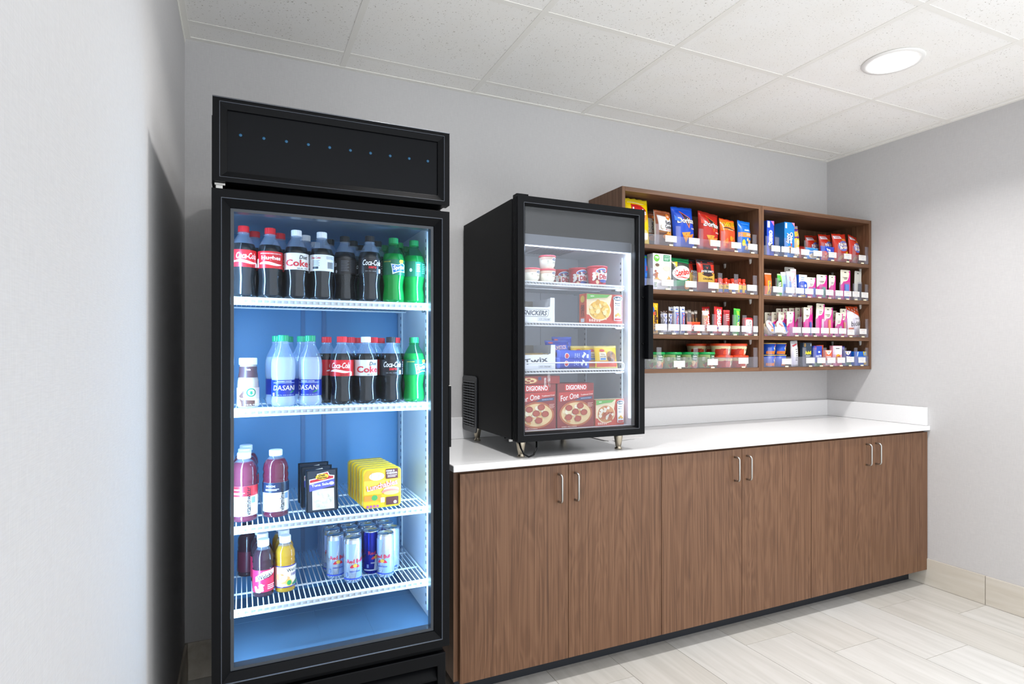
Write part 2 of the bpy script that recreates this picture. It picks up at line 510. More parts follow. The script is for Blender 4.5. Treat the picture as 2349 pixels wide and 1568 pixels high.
# ------------------------------------------------------------------ wall shelf units
SH_Z = [1.220, 1.393, 1.616, 1.838]     # shelf surfaces, bottom to top
BT = 0.021
UNITS = [(1.875, 2.7885), (2.7895, 3.703)]
U_LAB = ['walnut wall shelf unit with open bays, half hidden behind the countertop freezer', 'walnut wall shelf unit with open bays in the corner of the room']
for (x0, x1), lab in zip(UNITS, U_LAB):
    t = thing('wall_shelf_unit', lab, 'shelf', ((x0 + x1) / 2, 0, 1.2), group='walnut wall shelf units')
    ox = (x0 + x1) / 2
    def L3(m): m.v = [(a - ox, b, c - 1.2) for a, b, c in m.v]; return m
    for a in (x0, x1 - 0.018):
        L3(MB().box(a, a + 0.018, -0.304, -0.001, 1.2, 2.106)).build('side_panel', 'wood_z', t, 0.0006)
    L3(MB().box(x0 + 0.018, x1 - 0.018, -0.304, -0.001, 2.085, 2.106)).build('top_panel', 'wood_x', t, 0.0006)
    L3(MB().box(x0 + 0.018, x1 - 0.018, -0.304, -0.001, 1.2, 1.22)).build('bottom_panel', 'wood_x', t, 0.0006)
    L3(MB().box(x0 + 0.018, x1 - 0.018, -0.012, -0.001, 1.22, 2.085)).build('back_panel', 'wood_z', t)
    for z in SH_Z[1:]:
        b = L3(MB().box(x0 + 0.0185, x1 - 0.0185, -0.303, -0.012, z - BT, z)).build('shelf_board', 'wood_x', t, 0.0006)
        for px in (x0 + 0.024, x1 - 0.024):
            for py in (-0.25, -0.06):
                L3(MB().prism([(px - 0.006, z - BT), (px + 0.006, z - BT), (px + 0.004, z - BT - 0.02), (px - 0.001, z - BT - 0.026)], py - 0.004, py + 0.004)).build('shelf_pin', P('#d8d6d0', 0.4), b)

# ------------------------------------------------------------------ tall drinks cooler
FX0, FX1, FF = 0.137, 0.762, -1.02       # width and front plane of the door
IX0, IX1, IB, IF = 0.172, 0.735, -0.50, -0.955   # lined interior
CS = [0.612, 0.835, 1.150, 1.453]        # shelf surfaces, bottom to top
ck = thing('drinks_cooler', 'tall black glass-door drinks cooler with blue light inside', 'drinks cooler', (0.45, -0.55, 0))
def LC(m): m.v = [(a - 0.45, b + 0.55, c) for a, b, c in m.v]; return m
for a, b in ((0.142, IX0 - 0.002), (IX1 + 0.002, 0.757)):
    LC(MB().box(a, b, -0.955, -0.10, 0.06, 1.735)).build('side_panel', 'black', ck, 0.002)
LC(MB().box(IX0 - 0.002, IX1 + 0.002, -0.44, -0.10, 0.06, 1.735)).build('rear_housing', 'black', ck)
LC(MB().box(IX0 - 0.002, IX1 + 0.002, -0.955, -0.44, 1.702, 1.735)).build('ceiling_panel', 'black', ck)
LC(MB().box(IX0 - 0.002, IX1 + 0.002, -0.955, -0.44, 0.06, 0.462)).build('compressor_housing', 'black', ck)
# liner: white sides, LED blue painted into back and floor, shade into top
ln = LC(MB().box(IX0 - 0.002, IX0, IF, IB, 0.48, 1.70)).build('liner_side', 'liner', ck)
LC(MB().box(IX1, IX1 + 0.002, IF, IB, 0.48, 1.70)).build('liner_side', 'liner', ck)
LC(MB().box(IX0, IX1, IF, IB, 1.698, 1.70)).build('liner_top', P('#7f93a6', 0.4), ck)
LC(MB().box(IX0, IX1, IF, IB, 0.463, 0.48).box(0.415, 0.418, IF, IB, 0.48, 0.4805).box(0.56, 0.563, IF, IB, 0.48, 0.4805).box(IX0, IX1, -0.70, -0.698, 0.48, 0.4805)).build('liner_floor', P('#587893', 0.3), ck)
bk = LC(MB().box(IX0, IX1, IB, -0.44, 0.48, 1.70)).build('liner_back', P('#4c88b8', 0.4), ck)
for sx in (0.40, 0.47):
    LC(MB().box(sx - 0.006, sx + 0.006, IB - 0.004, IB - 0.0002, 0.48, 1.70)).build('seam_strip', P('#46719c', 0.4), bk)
# shelf standards with slots
for sx, sg in ((IX0, 1), (IX1, -1)):
    for sy in (-0.88, -0.56):
        m = MB().box(min(sx, sx + sg * 0.004), max(sx, sx + sg * 0.004), sy - 0.010, sy + 0.010, 0.50, 1.68)
        for k in range(46):
            z = 0.515 + k * 0.0252
            xx = sx + sg * 0.004
            m.box(min(xx, xx + sg * 0.0004), max(xx, xx + sg * 0.0004), sy - 0.003, sy + 0.003, z, z + 0.010, 1)
        LC(m).build('shelf_standard', ['liner', P('#2d3d52', 0.6)], ck)
# wire shelves
for z in CS:
    x0, x1, y0, y1 = IX0 + 0.006, IX1 - 0.006, -0.925, IB + 0.015
    zr = z - 0.004
    s = LC(MB().tube([(x0, y0, z - 0.003), (x1, y0, z - 0.003)], 0.004, 8).tube([(x0, y0, z - 0.017), (x1, y0, z - 0.017)], 0.004, 8)
           .tube([(x0, y1, zr), (x1, y1, zr)], 0.003, 6).tube([(x0, y0, zr), (x0, y1, zr)], 0.003, 6).tube([(x1, y0, zr), (x1, y1, zr)], 0.003, 6)
           .tube([(x0, -0.79, zr - 0.005), (x1, -0.79, zr - 0.005)], 0.003, 6).tube([(x0, -0.64, zr - 0.005), (x1, -0.64, zr - 0.005)], 0.003, 6)
           .box(x0, x1, y0 + 0.004, y0 + 0.006, z - 0.020, z - 0.001)).build('wire_shelf', 'white_wire', ck)
    m = MB()
    n = 40
    for k in range(1, n):
        x = x0 + (x1 - x0) * k / n
        m.tube([(x, y0, z - 0.0015), (x, y1, z - 0.0015)], 0.0016, 5)
    tag(LC(m).build('shelf_wires', 'white_wire', s), kind='stuff')
    m = MB()
    for k in range(32):
        x = x0 + 0.012 + (x1 - x0 - 0.02) * k / 32
        m.box(x, x + 0.006, y0 - 0.0046, y0 + 0.002, z - 0.0135, z - 0.0065)
    tag(LC(m).build('shelf_rail_ties', P('#c8d6e4', 0.4), s), kind='stuff')
    for sx in (x0 + 0.003, x1 - 0.003):
        LC(MB().tube([(sx, -0.90, z - 0.006), (sx, -0.885, z - 0.022), (sx, -0.86, z - 0.022), (sx, -0.85, z - 0.006)], 0.0022, 6)).build('shelf_clip', 'chrome', s)
# LED strips behind the door frame
for sx, ang in ((IX0 + 0.004, 1), (IX1 - 0.004, -1)):
    o = LC(MB().box(min(sx, sx - ang * 0.004), max(sx, sx - ang * 0.004), IF - 0.012, IF + 0.006, 0.50, 1.69)).build('led_strip', P('#bfe0ff', 0.4, emit=6.0), ck)
    ld = bpy.data.lights.new('cooler_light', 'AREA'); ld.shape = 'RECTANGLE'; ld.size = 0.02; ld.size_y = 1.02; ld.energy = COOLER_W; ld.color = COOLER_COL
    lo = bpy.data.objects.new('cooler_light', ld); COL.objects.link(lo); lo.parent = ck
    lo.location = (sx + ang * 0.004 - 0.45, IF + 0.004 + 0.55, 1.07)
    d = Vector((ang * 0.72, 0.69, 0)).normalized()
    lo.rotation_euler = Matrix((Vector((0, 0, 1)).cross(-d), Vector((0, 0, 1)), -d)).transposed().to_euler()
# lit sign header
hd = LC(MB().box(0.143, 0.757, -0.985, -0.10, 1.737, 1.945)).build('sign_header', 'black', ck, 0.002)
LC(MB().ring(0.139, 0.762, 1.735, 1.949, 0.016, 0.012, FF, -0.985).ring(0.1555, 0.7455, 1.7475, 1.9365, 0.017, 0.016, FF + 0.003, -0.985, 0, 0.006)
   .ring(0.1545, 0.7465, 1.7465, 1.9375, 0.0014, 0.0012, FF - 0.0006, -1.0, 1)).build('sign_frame', ['black', P('#4a4f58', 0.35)], hd, 0.0008)
LC(MB().box(0.172, 0.729, -1.006, -0.99, 1.763, 1.921)).build('sign_panel', 'grey_sign', hd)
LC(MB().tube([(0.139, FF - 0.0015, 1.9465), (0.762, FF - 0.0015, 1.9465)], 0.0012, 6)).build('edge_bead', P('#6a6e75', 0.3), hd)
for k in range(10):
    a = k / 9.0
    x, z = 0.203 + a * 0.497, 1.862
    o = MB().lathe([(0.0042, 0), (0.003, 0.0006)], 10).build('sign_led', P('#164a6a', 0.4, emit=0.35), hd)
    o.data.transform(Matrix.Translation((x - 0.45, -1.0062 + 0.55, z)) @ Matrix.Rotation(radians(90), 4, 'X'))
for x0 in (0.142,):
    LC(MB().box(0.134, 0.1425, -0.93, -0.70, 1.75, 1.93)).build('header_side_plate', 'black_soft', hd)
hg = LC(MB().box(0.143, 0.168, -1.008, -0.985, 1.728, 1.7345).box(0.146, 0.162, -1.010, -0.99, 1.7175, 1.728)).build('hinge', 'steel', ck, 0.001)
# glass door
dr = LC(MB().ring(FX0, FX1, 0.443, 1.717, 0.022, 0.022, FF, -0.962).ring(0.1595, 0.7395, 0.4655, 1.6945, 0.0195, 0.020, FF + 0.004, -0.962, 0, 0.014)
        .ring(0.1585, 0.7405, 0.4645, 1.6955, 0.0013, 0.0013, FF - 0.0006, -1.0, 1)).build('door', ['black', P('#565b64', 0.35)], ck, 0.001)
LC(MB().ring(0.1795, 0.7195, 0.486, 1.674, 0.008, 0.008, FF + 0.0215, -0.97)).build('glass_edge_band', P('#3a4048', 0.3), dr)
LC(MB().box(0.1797, 0.7193, -0.9960, -0.9920, 0.4862, 1.6738)).build('glass_pane', 'glass', dr)
LC(MB().ring(0.150, 0.749, 0.455, 1.705, 0.016, 0.016, -0.9615, -0.9552)).build('gasket', 'black_soft', dr)
LC(MB().box(0.7585, 0.7665, -1.0225, -0.985, 1.026, 1.205).box(0.7585, 0.7668, -1.0230, -0.986, 1.205, 1.2075, 1)).build('grip', ['black_soft', 'steel'], dr, 0.001)
# lower grille
gr = LC(MB().ring(0.142, 0.757, 0.06, 0.416, 0.026, 0.038, -1.0, -0.958)).build('lower_grille', 'black', ck, 0.003)
LC(MB().box(0.168, 0.731, -0.966, -0.958, 0.098, 0.378)).build('grille_back', 'black_soft', gr)
for k in range(6):
    z = 0.105 + k * 0.046
    LC((lambda m: (m.add([(0.168, -0.996, z), (0.731, -0.996, z), (0.731, -0.968, z + 0.03), (0.168, -0.968, z + 0.03), (0.168, -0.996, z + 0.006), (0.731, -0.996, z + 0.006), (0.731, -0.968, z + 0.036), (0.168, -0.968, z + 0.036)],
        [(0, 1, 2, 3), (4, 7, 6, 5), (0, 4, 5, 1), (1, 5, 6, 2), (2, 6, 7, 3), (3, 7, 4, 0)]), m)[1])(MB())).build('grille_slat', 'black', gr)
LC(MB().box(0.147, 0.752, -0.985, -0.958, 0.4165, 0.4425)).build('door_sill', 'black_soft', ck)
for a in (0.18, 0.70):
    for b in (-0.90, -0.16):
        LC(MB().lathe([(0.016, 0.0), (0.018, 0.03), (0.012, 0.06)], 16, (a, b, 0))).build('foot', 'black_soft', ck)

# ------------------------------------------------------------------ countertop freezer
GX0, GX1, GF = 1.166, 1.761, -0.63
GB = -0.024
JX0, JX1, JF, JB = 1.196, 1.733, -0.572, -0.13
FS = [0.992, 1.234, 1.427, 1.592]
fz = thing('countertop_freezer', 'black glass-door countertop freezer on short metal legs', 'freezer', (1.46, -0.3, 0.893))
def LF(m): m.v = [(a - 1.46, b + 0.3, c - 0.893) for a, b, c in m.v]; return m
LF(MB().box(GX0, JX0 - 0.002, -0.572, GB, 0.962, 1.905)).build('side_panel', 'black_wood', fz, 0.002)
LF(MB().box(JX1 + 0.002, GX1, -0.572, GB, 0.962, 1.905)).build('side_panel', 'black_wood', fz, 0.002)
LF(MB().box(JX0 - 0.002, JX1 + 0.002, -0.572, GB, 1.775, 1.905)).build('top_housing', 'black_wood', fz)
LF(MB().box(JX0 - 0.002, JX1 + 0.002, -0.12, GB, 0.962, 1.775)).build('rear_panel', 'black_wood', fz)
LF(MB().box(JX0 - 0.002, JX1 + 0.002, -0.572, -0.12, 0.962, 0.984)).build('base_panel', 'black_wood', fz)
LF(MB().box(JX0 - 0.002, JX0, JF, JB, 0.99, 1.77)).build('liner_side', P('#d3d7da', 0.4), fz)
LF(MB().box(JX1, JX1 + 0.002, JF, JB, 0.99, 1.77)).build('liner_side', P('#d3d7da', 0.4), fz)
LF(MB().box(JX0, JX1, JB, -0.121, 0.99, 1.77).box(1.38, 1.383, JB - 0.0006, JB, 0.99, 1.77, 1).box(1.52, 1.523, JB - 0.0006, JB, 0.99, 1.77, 1)).build('liner_back', [P('#c3c8cc', 0.4), P('#9aa0a6', 0.5)], fz)
LF(MB().box(JX0, JX1, JF, JB, 0.9845, 0.990)).build('liner_floor', P('#c9cdd0', 0.4), fz)
LF(MB().box(JX0, JX1, JF + 0.05, JB, 1.765, 1.7745)).build('liner_top', P('#d3d7da', 0.4), fz)
vt = LF(MB().box(1.38, 1.58, -0.40, -0.22, 1.757, 1.7645)).build('fan_cover', P('#c5cad0', 0.4), fz)
for k in range(12):
    LF(MB().box(1.395 + k * 0.0145, 1.403 + k * 0.0145, -0.38, -0.24, 1.7562, 1.7572)).build('fan_slot', P('#6c7480', 0.5), vt)
LF(MB().box(JX0, JX1, -0.571, -0.556, 1.733, 1.7745)).build('inner_header', P('#5b5f66', 0.5), fz)
LF(MB().box(JX0 + 0.001, JX1 - 0.001, -0.5555, -0.530, 1.7335, 1.744)).build('light_cover', P('#eaf3ff', 0.3, emit=2.5), fz)
ld = bpy.data.lights.new('freezer_light', 'AREA'); ld.shape = 'RECTANGLE'; ld.size = 0.50; ld.size_y = 0.03; ld.energy = FREEZER_W; ld.color = FREEZER_COL
lo = bpy.data.objects.new('freezer_light', ld); COL.objects.link(lo); lo.parent = fz; lo.location = (1.464 - 1.46, -0.540 + 0.3, 1.7325 - 0.893); lo.rotation_euler = (radians(-25), 0, 0)
ld = bpy.data.lights.new('freezer_light', 'AREA'); ld.shape = 'RECTANGLE'; ld.size = 0.02; ld.size_y = 0.70; ld.energy = FREEZER_W * 0.9; ld.color = FREEZER_COL
lo = bpy.data.objects.new('freezer_light', ld); COL.objects.link(lo); lo.parent = fz; lo.location = (JX1 - 0.006 - 1.46, JF + 0.01 + 0.3, 1.38 - 0.893)
d = Vector((-0.72, 0.69, 0)).normalized()
lo.rotation_euler = Matrix((Vector((0, 0, 1)).cross(-d), Vector((0, 0, 1)), -d)).transposed().to_euler()
LF(MB().box(JX1 - 0.004, JX1 - 0.0005, JF + 0.001, JF + 0.016, 1.02, 1.73)).build('led_strip', P('#eaf3ff', 0.4, emit=1.3), fz)
for z in FS[1:]:
    x0, x1, y0, y1 = JX0 + 0.006, JX1 - 0.022, -0.548, JB + 0.015
    m = (MB().tube([(x0, y0, z - 0.003), (x1, y0, z - 0.003)], 0.003, 8).tube([(x0, y0, z - 0.015), (x1, y0, z - 0.015)], 0.003, 8)
         .tube([(x0, y1, z - 0.004), (x1, y1, z - 0.004)], 0.003, 6).tube([(x0, y0, z - 0.004), (x0, y1, z - 0.004)], 0.003, 6).tube([(x1, y0, z - 0.004), (x1, y1, z - 0.004)], 0.003, 6)
         .tube([(x0, -0.36, z - 0.008), (x1, -0.36, z - 0.008)], 0.003, 6))
    if z < 1.3:
        m.tube([(x0, y0, z), (x0, y0, z + 0.022), (x0 + 0.006, y0, z + 0.027), (x1 - 0.008, y0, z + 0.027), (x1, y0, z + 0.020), (x1, y0, z)], 0.003, 8)
    s = LF(m).build('wire_shelf', 'white_wire', fz)
    m = MB()
    for k in range(1, 36):
        x = x0 + (x1 - x0) * k / 36
        m.tube([(x, y0, z - 0.0015), (x, y1, z - 0.0015)], 0.0015, 5)
        m.tube([(x - 0.005, y0 - 0.001, z - 0.004), (x + 0.003, y0 - 0.001, z - 0.014)], 0.0012, 4)
    tag(LF(m).build('shelf_wires', 'white_wire', s), kind='stuff')
    LF(MB().box(x1 - 0.03, x1 + 0.018, y0 + 0.02, y0 + 0.05, z - 0.022, z - 0.016)).build('shelf_clip', 'chrome', s)
for sy in (-0.50, -0.20):
    m = MB().box(JX1 - 0.004, JX1, sy - 0.009, sy + 0.009, 1.0, 1.72)
    for k in range(28): m.box(JX1 - 0.0044, JX1 - 0.004, sy - 0.003, sy + 0.003, 1.01 + k * 0.0252, 1.02 + k * 0.0252, 1)
    LF(m).build('shelf_standard', [P('#d3d7da', 0.4), P('#3c424a', 0.6)], fz)
# door
dr = LF(MB().ring(GX0, GX1, 0.958, 1.907, 0.028, 0.026, GF, -0.585).ring(GX0 + 0.0275, GX1 - 0.0275, 0.9835, 1.8815, 0.010, 0.010, GF + 0.002, -0.59, 0, 0.012)
        .ring(GX0 + 0.027, GX1 - 0.027, 0.983, 1.882, 0.0012, 0.0012, GF - 0.0006, -0.60, 1)).build('door', ['black', P('#5c6068', 0.3)], fz, 0.0008)
LF(MB().box(GX0 + 0.0372, GX1 - 0.0372, -0.6125, -0.6085, 0.9932, 1.8718)).build('glass_pane', 'freezer_glass', dr)
LF(MB().ring(GX0 + 0.004, GX1 - 0.004, 0.968, 1.898, 0.024, 0.020, -0.5848, -0.5722)).build('gasket', 'black_soft', dr)
for k in range(4):
    y = -0.622 + k * 0.009
    LF(MB().box(GX0 - 0.0022, GX0 + 0.001, y, y + 0.004, 0.962, 1.903)).build('frame_rib', 'black_soft', dr)
LF(MB().box(GX0 + 0.0, GX0 + 0.05, -0.622, -0.585, 1.9072, 1.915)).build('hinge_cap', 'black_soft', dr, 0.001)
LF(MB().box(GX1 + 0.0005, GX1 + 0.026, -0.655, -0.620, 1.275, 1.588).box(GX1 + 0.0005, GX1 + 0.012, -0.62, -0.60, 1.30, 1.33).box(GX1 + 0.0005, GX1 + 0.012, -0.62, -0.60, 1.53, 1.56)).build('handle', 'black_soft', dr, 0.002)
for z in (1.34, 1.535):
    o = MB().lathe([(0.005, 0), (0.005, 0.004)], 12).build('handle_screw', 'black_gloss', dr)
    o.data.transform(Matrix.Translation((GX1 - 0.010 - 1.46, GF - 0.0045 + 0.3, z - 0.893)) @ Matrix.Rotation(radians(-90), 4, 'X'))
# vent on the side
def side(o):   # local (along, out, up) mesh -> the freezer's side wall
    o.data.transform(Matrix(((0, -1, 0, GX0 - 0.0075 - 1.46), (1, 0, 0, -0.205 + 0.3), (0, 0, 1, 0.940 - 0.893), (0, 0, 0, 1))))
    return o
vn = side(MB().prism(rrect(0.0, 0.180, 0.0, 0.256, 0.018), -0.0072, -0.001).build('vent_frame', P('#23262b', 0.4), fz, 0.001))
side(MB().box(0.018, 0.162, -0.0009, -0.0003, 0.026, 0.230).build('vent_dark_plate', P('#07080a', 0.8), vn))  # dark plate laid on the frame as the shade inside the vent
for k in range(17):
    z = 0.031 + k * 0.0122
    side(MB().box(0.018, 0.162, -0.0002, 0.0025, z, z + 0.0040).build('vent_slat', P('#5a5e64', 0.4), vn))  # slats lightened, their highlights are put into the colour
for k in (0.060, 0.094, 0.128):
    side(MB().box(k, k + 0.002, -0.0002, 0.0015, 0.026, 0.230).build('vent_rib', 'black_soft', vn))
# metal legs
for lx, ly in ((1.206, -0.575), (1.665, -0.575), (1.206, -0.10), (1.665, -0.10)):
    LF(MB().lathe([(0.015, 0.8935), (0.015, 0.899), (0.010, 0.902), (0.012, 0.906), (0.0185, 0.945), (0.019, 0.9615)], 20, (lx, ly, 0))).build('leg', 'brass', fz)
c = [(1.185, -0.60, 0.957), (1.184, -0.62, 0.935), (1.192, -0.632, 0.912), (1.21, -0.636, 0.902), (1.232, -0.634, 0.908), (1.252, -0.62, 0.93), (1.262, -0.60, 0.956)]
LF(MB().tube(c, 0.0035, 8)).build('power_cord', 'black_gloss', fz)
LF(MB().tube([(1.34 + 0.09 * sin(a / 9.0), -0.20 + 0.09 * cos(a / 9.0), 0.899 + 0.0009 * a) for a in range(0, 60)], 0.004, 6)).build('power_cord', 'black_gloss', fz)
LF(MB().box(1.165, 1.20, -0.555, -0.548, 0.952, 0.9612)).build('bracket', 'steel', fz)

# ------------------------------------------------------------------ packaging toolkit
_tx = {}
def text2d(body, shear=0.0, bold=0.0):
    k = (body, shear, bold)
    if k not in _tx:
        c = bpy.data.curves.new('lettering', 'FONT')
        c.body = body; c.resolution_u = 2; c.shear = shear; c.offset = bold
        o = bpy.data.objects.new('lettering', c)
        me = bpy.data.meshes.new_from_object(o)
        vs = [(v.co.x, v.co.y) for v in me.vertices]; fs = [tuple(p.vertices) for p in me.polygons]
        bpy.data.objects.remove(o); bpy.data.curves.remove(c); bpy.data.meshes.remove(me)
        x0, x1 = min(v[0] for v in vs), max(v[0] for v in vs); y0, y1 = min(v[1] for v in vs), max(v[1] for v in vs)
        vs = [((x - (x0 + x1) / 2) / (x1 - x0), (y - (y0 + y1) / 2) / (y1 - y0)) for x, y in vs]
        _tx[k] = (vs, fs, (x1 - x0) / (y1 - y0))
    return _tx[k]

class Print:
    """flat print on a pack: a, b are fractions (-1..1 across, 0..1 up); fn maps (u, v, lift) to the pack surface"""
    def __init__(s, w, h, fn, step=None):
        s.w, s.h, s.fn, s.step = w, h, fn, step
        s.mb, s.mats, s.lay = MB(), [], 0
    def _put(s, vs, fs, col):
        if col not in s.mats: s.mats.append(col)
        mi = s.mats.index(col)
        s.lay += 1
        lift = 0.0004 + 0.00012 * s.lay
        if s.step:
            bm = bmesh.new()
            bv = [bm.verts.new((x, y, 0)) for x, y in vs]
            for f in fs:
                try: bm.faces.new([bv[i] for i in f])
                except ValueError: pass
            bmesh.ops.triangulate(bm, faces=bm.faces)
            for _ in range(6):
                es = [e for e in bm.edges if e.calc_length() > s.step]
                if not es: break
                bmesh.ops.subdivide_edges(bm, edges=es, cuts=1)
                bmesh.ops.triangulate(bm, faces=[f for f in bm.faces if len(f.verts) > 3])
            bm.verts.index_update()
            vs = [(v.co.x, v.co.y) for v in bm.verts]; fs = [tuple(v.index for v in f.verts) for f in bm.faces]
            bm.free()
        s.mb.add([s.fn(x, y, lift) for x, y in vs], fs, mi, bool(s.step))
    def poly(s, pts, col): s._put([(a * s.w / 2, b * s.h) for a, b in pts], [tuple(range(len(pts)))], col); return s
    def rect(s, a0, a1, b0, b1, col): return s.poly([(a0, b0), (a1, b0), (a1, b1), (a0, b1)], col)
    def ell(s, a, b, ra, rb, col, n=20, rot=0.0):
        pts = []
        for k in range(n):
            x, y = ra * s.w / 2 * cos(2 * pi * k / n), rb * s.h * sin(2 * pi * k / n)
            pts.append((min(max(a * s.w / 2 + x * cos(rot) - y * sin(rot), -0.495 * s.w), 0.495 * s.w), min(max(b * s.h + x * sin(rot) + y * cos(rot), 0.006 * s.h), 0.994 * s.h)))
        s._put(pts, [tuple(range(n))], col); return s
    def wave(s, a0, a1, b, th, amp, col, n=10):
        top = [(a0 + (a1 - a0) * i / n, b + th / 2 * sin(pi * (0.12 + 0.88 * i / n)) + amp * sin(2 * pi * i / n)) for i in range(n + 1)]
        bot = [(a0 + (a1 - a0) * i / n, b - th / 2 * sin(pi * (0.12 + 0.88 * i / n)) + amp * sin(2 * pi * i / n)) for i in range(n + 1)]
        for i in range(n):
            s.lay -= 1 if i else 0
            s.poly([bot[i], bot[i + 1], top[i + 1], top[i]], col)
        return s
    def text(s, body, a, b, wf, hf, col, rot=0.0, shear=0.0, bold=0.02):
        """wf: width as a fraction of the pack width (along the writing), hf: letter height as a fraction of the pack height"""
        vs, fs, asp = text2d(body, shear, bold)
        if abs(rot) > 0.8: tw, th = wf * s.h, hf * s.w
        else: tw, th = wf * s.w, hf * s.h
        s._put([(a * s.w / 2 + x * tw * cos(rot) - y * th * sin(rot), b * s.h + x * tw * sin(rot) + y * th * cos(rot)) for x, y in vs], fs, col); return s
    def lines(s, a0, a1, b0, b1, n, col):
        for k in range(n):
            b = b1 - (b1 - b0) * (k + 0.5) / n
            s.lay -= 1 if k else 0
            s.rect(a0, a1 - (0.15 * (a1 - a0) if k % 2 else 0), b - (b1 - b0) * 0.25 / n, b + (b1 - b0) * 0.25 / n, col)
        return s
    def blobs(s, a, b, ra, rb, n, cols, seed=1, size=0.12):
        r = random.Random(seed)
        for _ in range(n):
            q, d = r.random() * 2 * pi, math.sqrt(r.random())
            s.ell(a + ra * d * cos(q), b + rb * d * sin(q), size * (0.6 + r.random()), size * 0.5 * (0.6 + r.random()) * s.w / s.h, r.choice(cols), 8, r.random() * 3)
        return s
    def build(s, parent, name='printed_front', rough=0.45):
        return s.mb.build(name, [P(c, rough) for c in s.mats], parent)

def flat_fn(y): return lambda u, v, d: (u, y - d, v)
def round_fn(prof):
    """prof: list of (radius, z)"""
    def fn(u, v, d):
        r = prof[0][0]
        for (r0, z0), (r1, z1) in zip(prof, prof[1:]):
            if z0 <= v <= z1 and z1 > z0: r = r0 + (r1 - r0) * (v - z0) / (z1 - z0)
            elif v > z1: r = r1
        a = u / r
        return ((r + d) * sin(a), -(r + d) * cos(a), v)
    return fn

def pillow_fn(w, h, t, seed=0):
    r = random.Random(seed)
    ph = [r.random() * 6.28 for _ in range(4)]
    def hw(v): return w / 2 * (1 - 0.05 * sin(pi * min(max(v / h, 0), 1)))
    def f(u, v):
        q = min(max((v / h - 0.035) / 0.90, 0), 1)
        s = min(abs(u) / hw(v), 1)
        e = max(0.0, 1 - s ** 2.6) ** 0.6
        g = max(0.0, sin(pi * q)) ** 0.55
        wr = 1 + 0.06 * sin(ph[0] + 9 * v / h + 5 * u / w) + 0.05 * sin(ph[1] + 17 * u / w - 6 * v / h)
        return max(0.0006, t / 2 * e * g * wr)
    return hw, f

def pillow(t_, name, w, h, t, col, seed=0, crimp=None, nu=12, nv=16, rough=0.28, lean=0.0):
    """a filled film pack with crimped ends; returns the print map"""
    hw, f = pillow_fn(w, h, t, seed)
    r = random.Random(seed + 5)
    tw = [r.uniform(-1, 1) * 0.02 * h for _ in range(nu + 1)]
    vs, fs, ms = [], [], []
    def sway(v): return lean * (v / h) ** 2
    for side in (-1, 1):
        for j in range(nv + 1):
            v = h * j / nv
            for i in range(nu + 1):
                u = (2.0 * i / nu - 1) * hw(v)
                z = v + (tw[i] * 0.5 if j == nv else 0)
                vs.append((u, side * f(u, v) + sway(v), z))
    N = (nu + 1) * (nv + 1)
    m = MB()
    body, cr = [], []
    for j in range(nv):
        for i in range(nu):
            a = j * (nu + 1) + i
            q = (a, a + 1, a + nu + 2, a + nu + 1)
            (cr if (j == 0 or j == nv - 1) else body).append(q)
            q2 = tuple(N + k for k in (a, a + nu + 1, a + nu + 2, a + 1))
            (cr if (j == 0 or j == nv - 1) else body).append(q2)
    for j in range(nv):
        for i in (0, nu):
            a = j * (nu + 1) + i
            body.append((a, a + nu + 1, N + a + nu + 1, N + a))
    for i in range(nu):
        cr.append((i, N + i, N + i + 1, i + 1)); a = nv * (nu + 1) + i; cr.append((a, a + 1, N + a + 1, N + a))
    m.v = vs
    m.f = body + cr; m.m = [0] * len(body) + [1] * len(cr); m.sm = [True] * len(m.f)
    m.build(name, [P(col, rough), P(crimp or col, rough)], t_)
    return lambda u, v, d: (u * min(1, hw(v) / (w / 2)), -f(u * hw(v) / (w / 2), v) - d + sway(v), v)

def carton(t_, w, h, d, col, side=None, top=None, name='carton', bevel=0.0008):
    m = MB().box(-w / 2, w / 2, -d / 2, d / 2, 0, h)
    m.m = [0, 2, 0, 1, 0, 1]
    m.build(name, [P(col, 0.4), P(side or col, 0.4), P(top or col, 0.4)], t_, bevel)
    return flat_fn(-d / 2)

# ------------------------------------------------------------------ bottles and cans
LIQ = {'cola': P('#080505', 0.15, 0.0, 0.25), 'lime': mat_liquid('lime_soda', '#18b872', 0.55), 'water': mat_liquid('water', '#e6f0ff', 0.55),
       'pinkwater': mat_liquid('berry_drink', '#8c2442', 0.5), 'grape': mat_liquid('grape_juice', '#3c1020', 0.3), 'orange': mat_liquid('orange_juice', '#f0b21c', 0.4), 'milk_coffee': mat_liquid('milk_coffee', '#d9c9b4', 0.3)}
COLA = [(0.026, 0.0), (0.031, 0.003), (0.0330, 0.012), (0.0322, 0.026), (0.0298, 0.044), (0.0292, 0.054), (0.0312, 0.070), (0.0333, 0.080), (0.0335, 0.084), (0.0335, 0.132),
        (0.0326, 0.138), (0.0292, 0.149), (0.0228, 0.162), (0.0168, 0.172), (0.0136, 0.178), (0.0134, 0.184)]
WATER = [(0.026, 0.0), (0.031, 0.004), (0.0335, 0.016), (0.0318, 0.026), (0.0315, 0.030), (0.0315, 0.076), (0.0335, 0.084), (0.0340, 0.100), (0.0338, 0.120), (0.0325, 0.132), (0.0285, 0.146),
         (0.0215, 0.160), (0.0160, 0.172), (0.0136, 0.180), (0.0134, 0.186)]
VITA = [(0.030, 0.0), (0.0335, 0.003), (0.0345, 0.010), (0.0325, 0.014), (0.0345, 0.018), (0.0345, 0.100), (0.0332, 0.106), (0.0345, 0.112), (0.0345, 0.120), (0.0325, 0.126), (0.0345, 0.134),
        (0.0325, 0.148), (0.0270, 0.160), (0.0200, 0.167), (0.0170, 0.170), (0.0170, 0.174)]
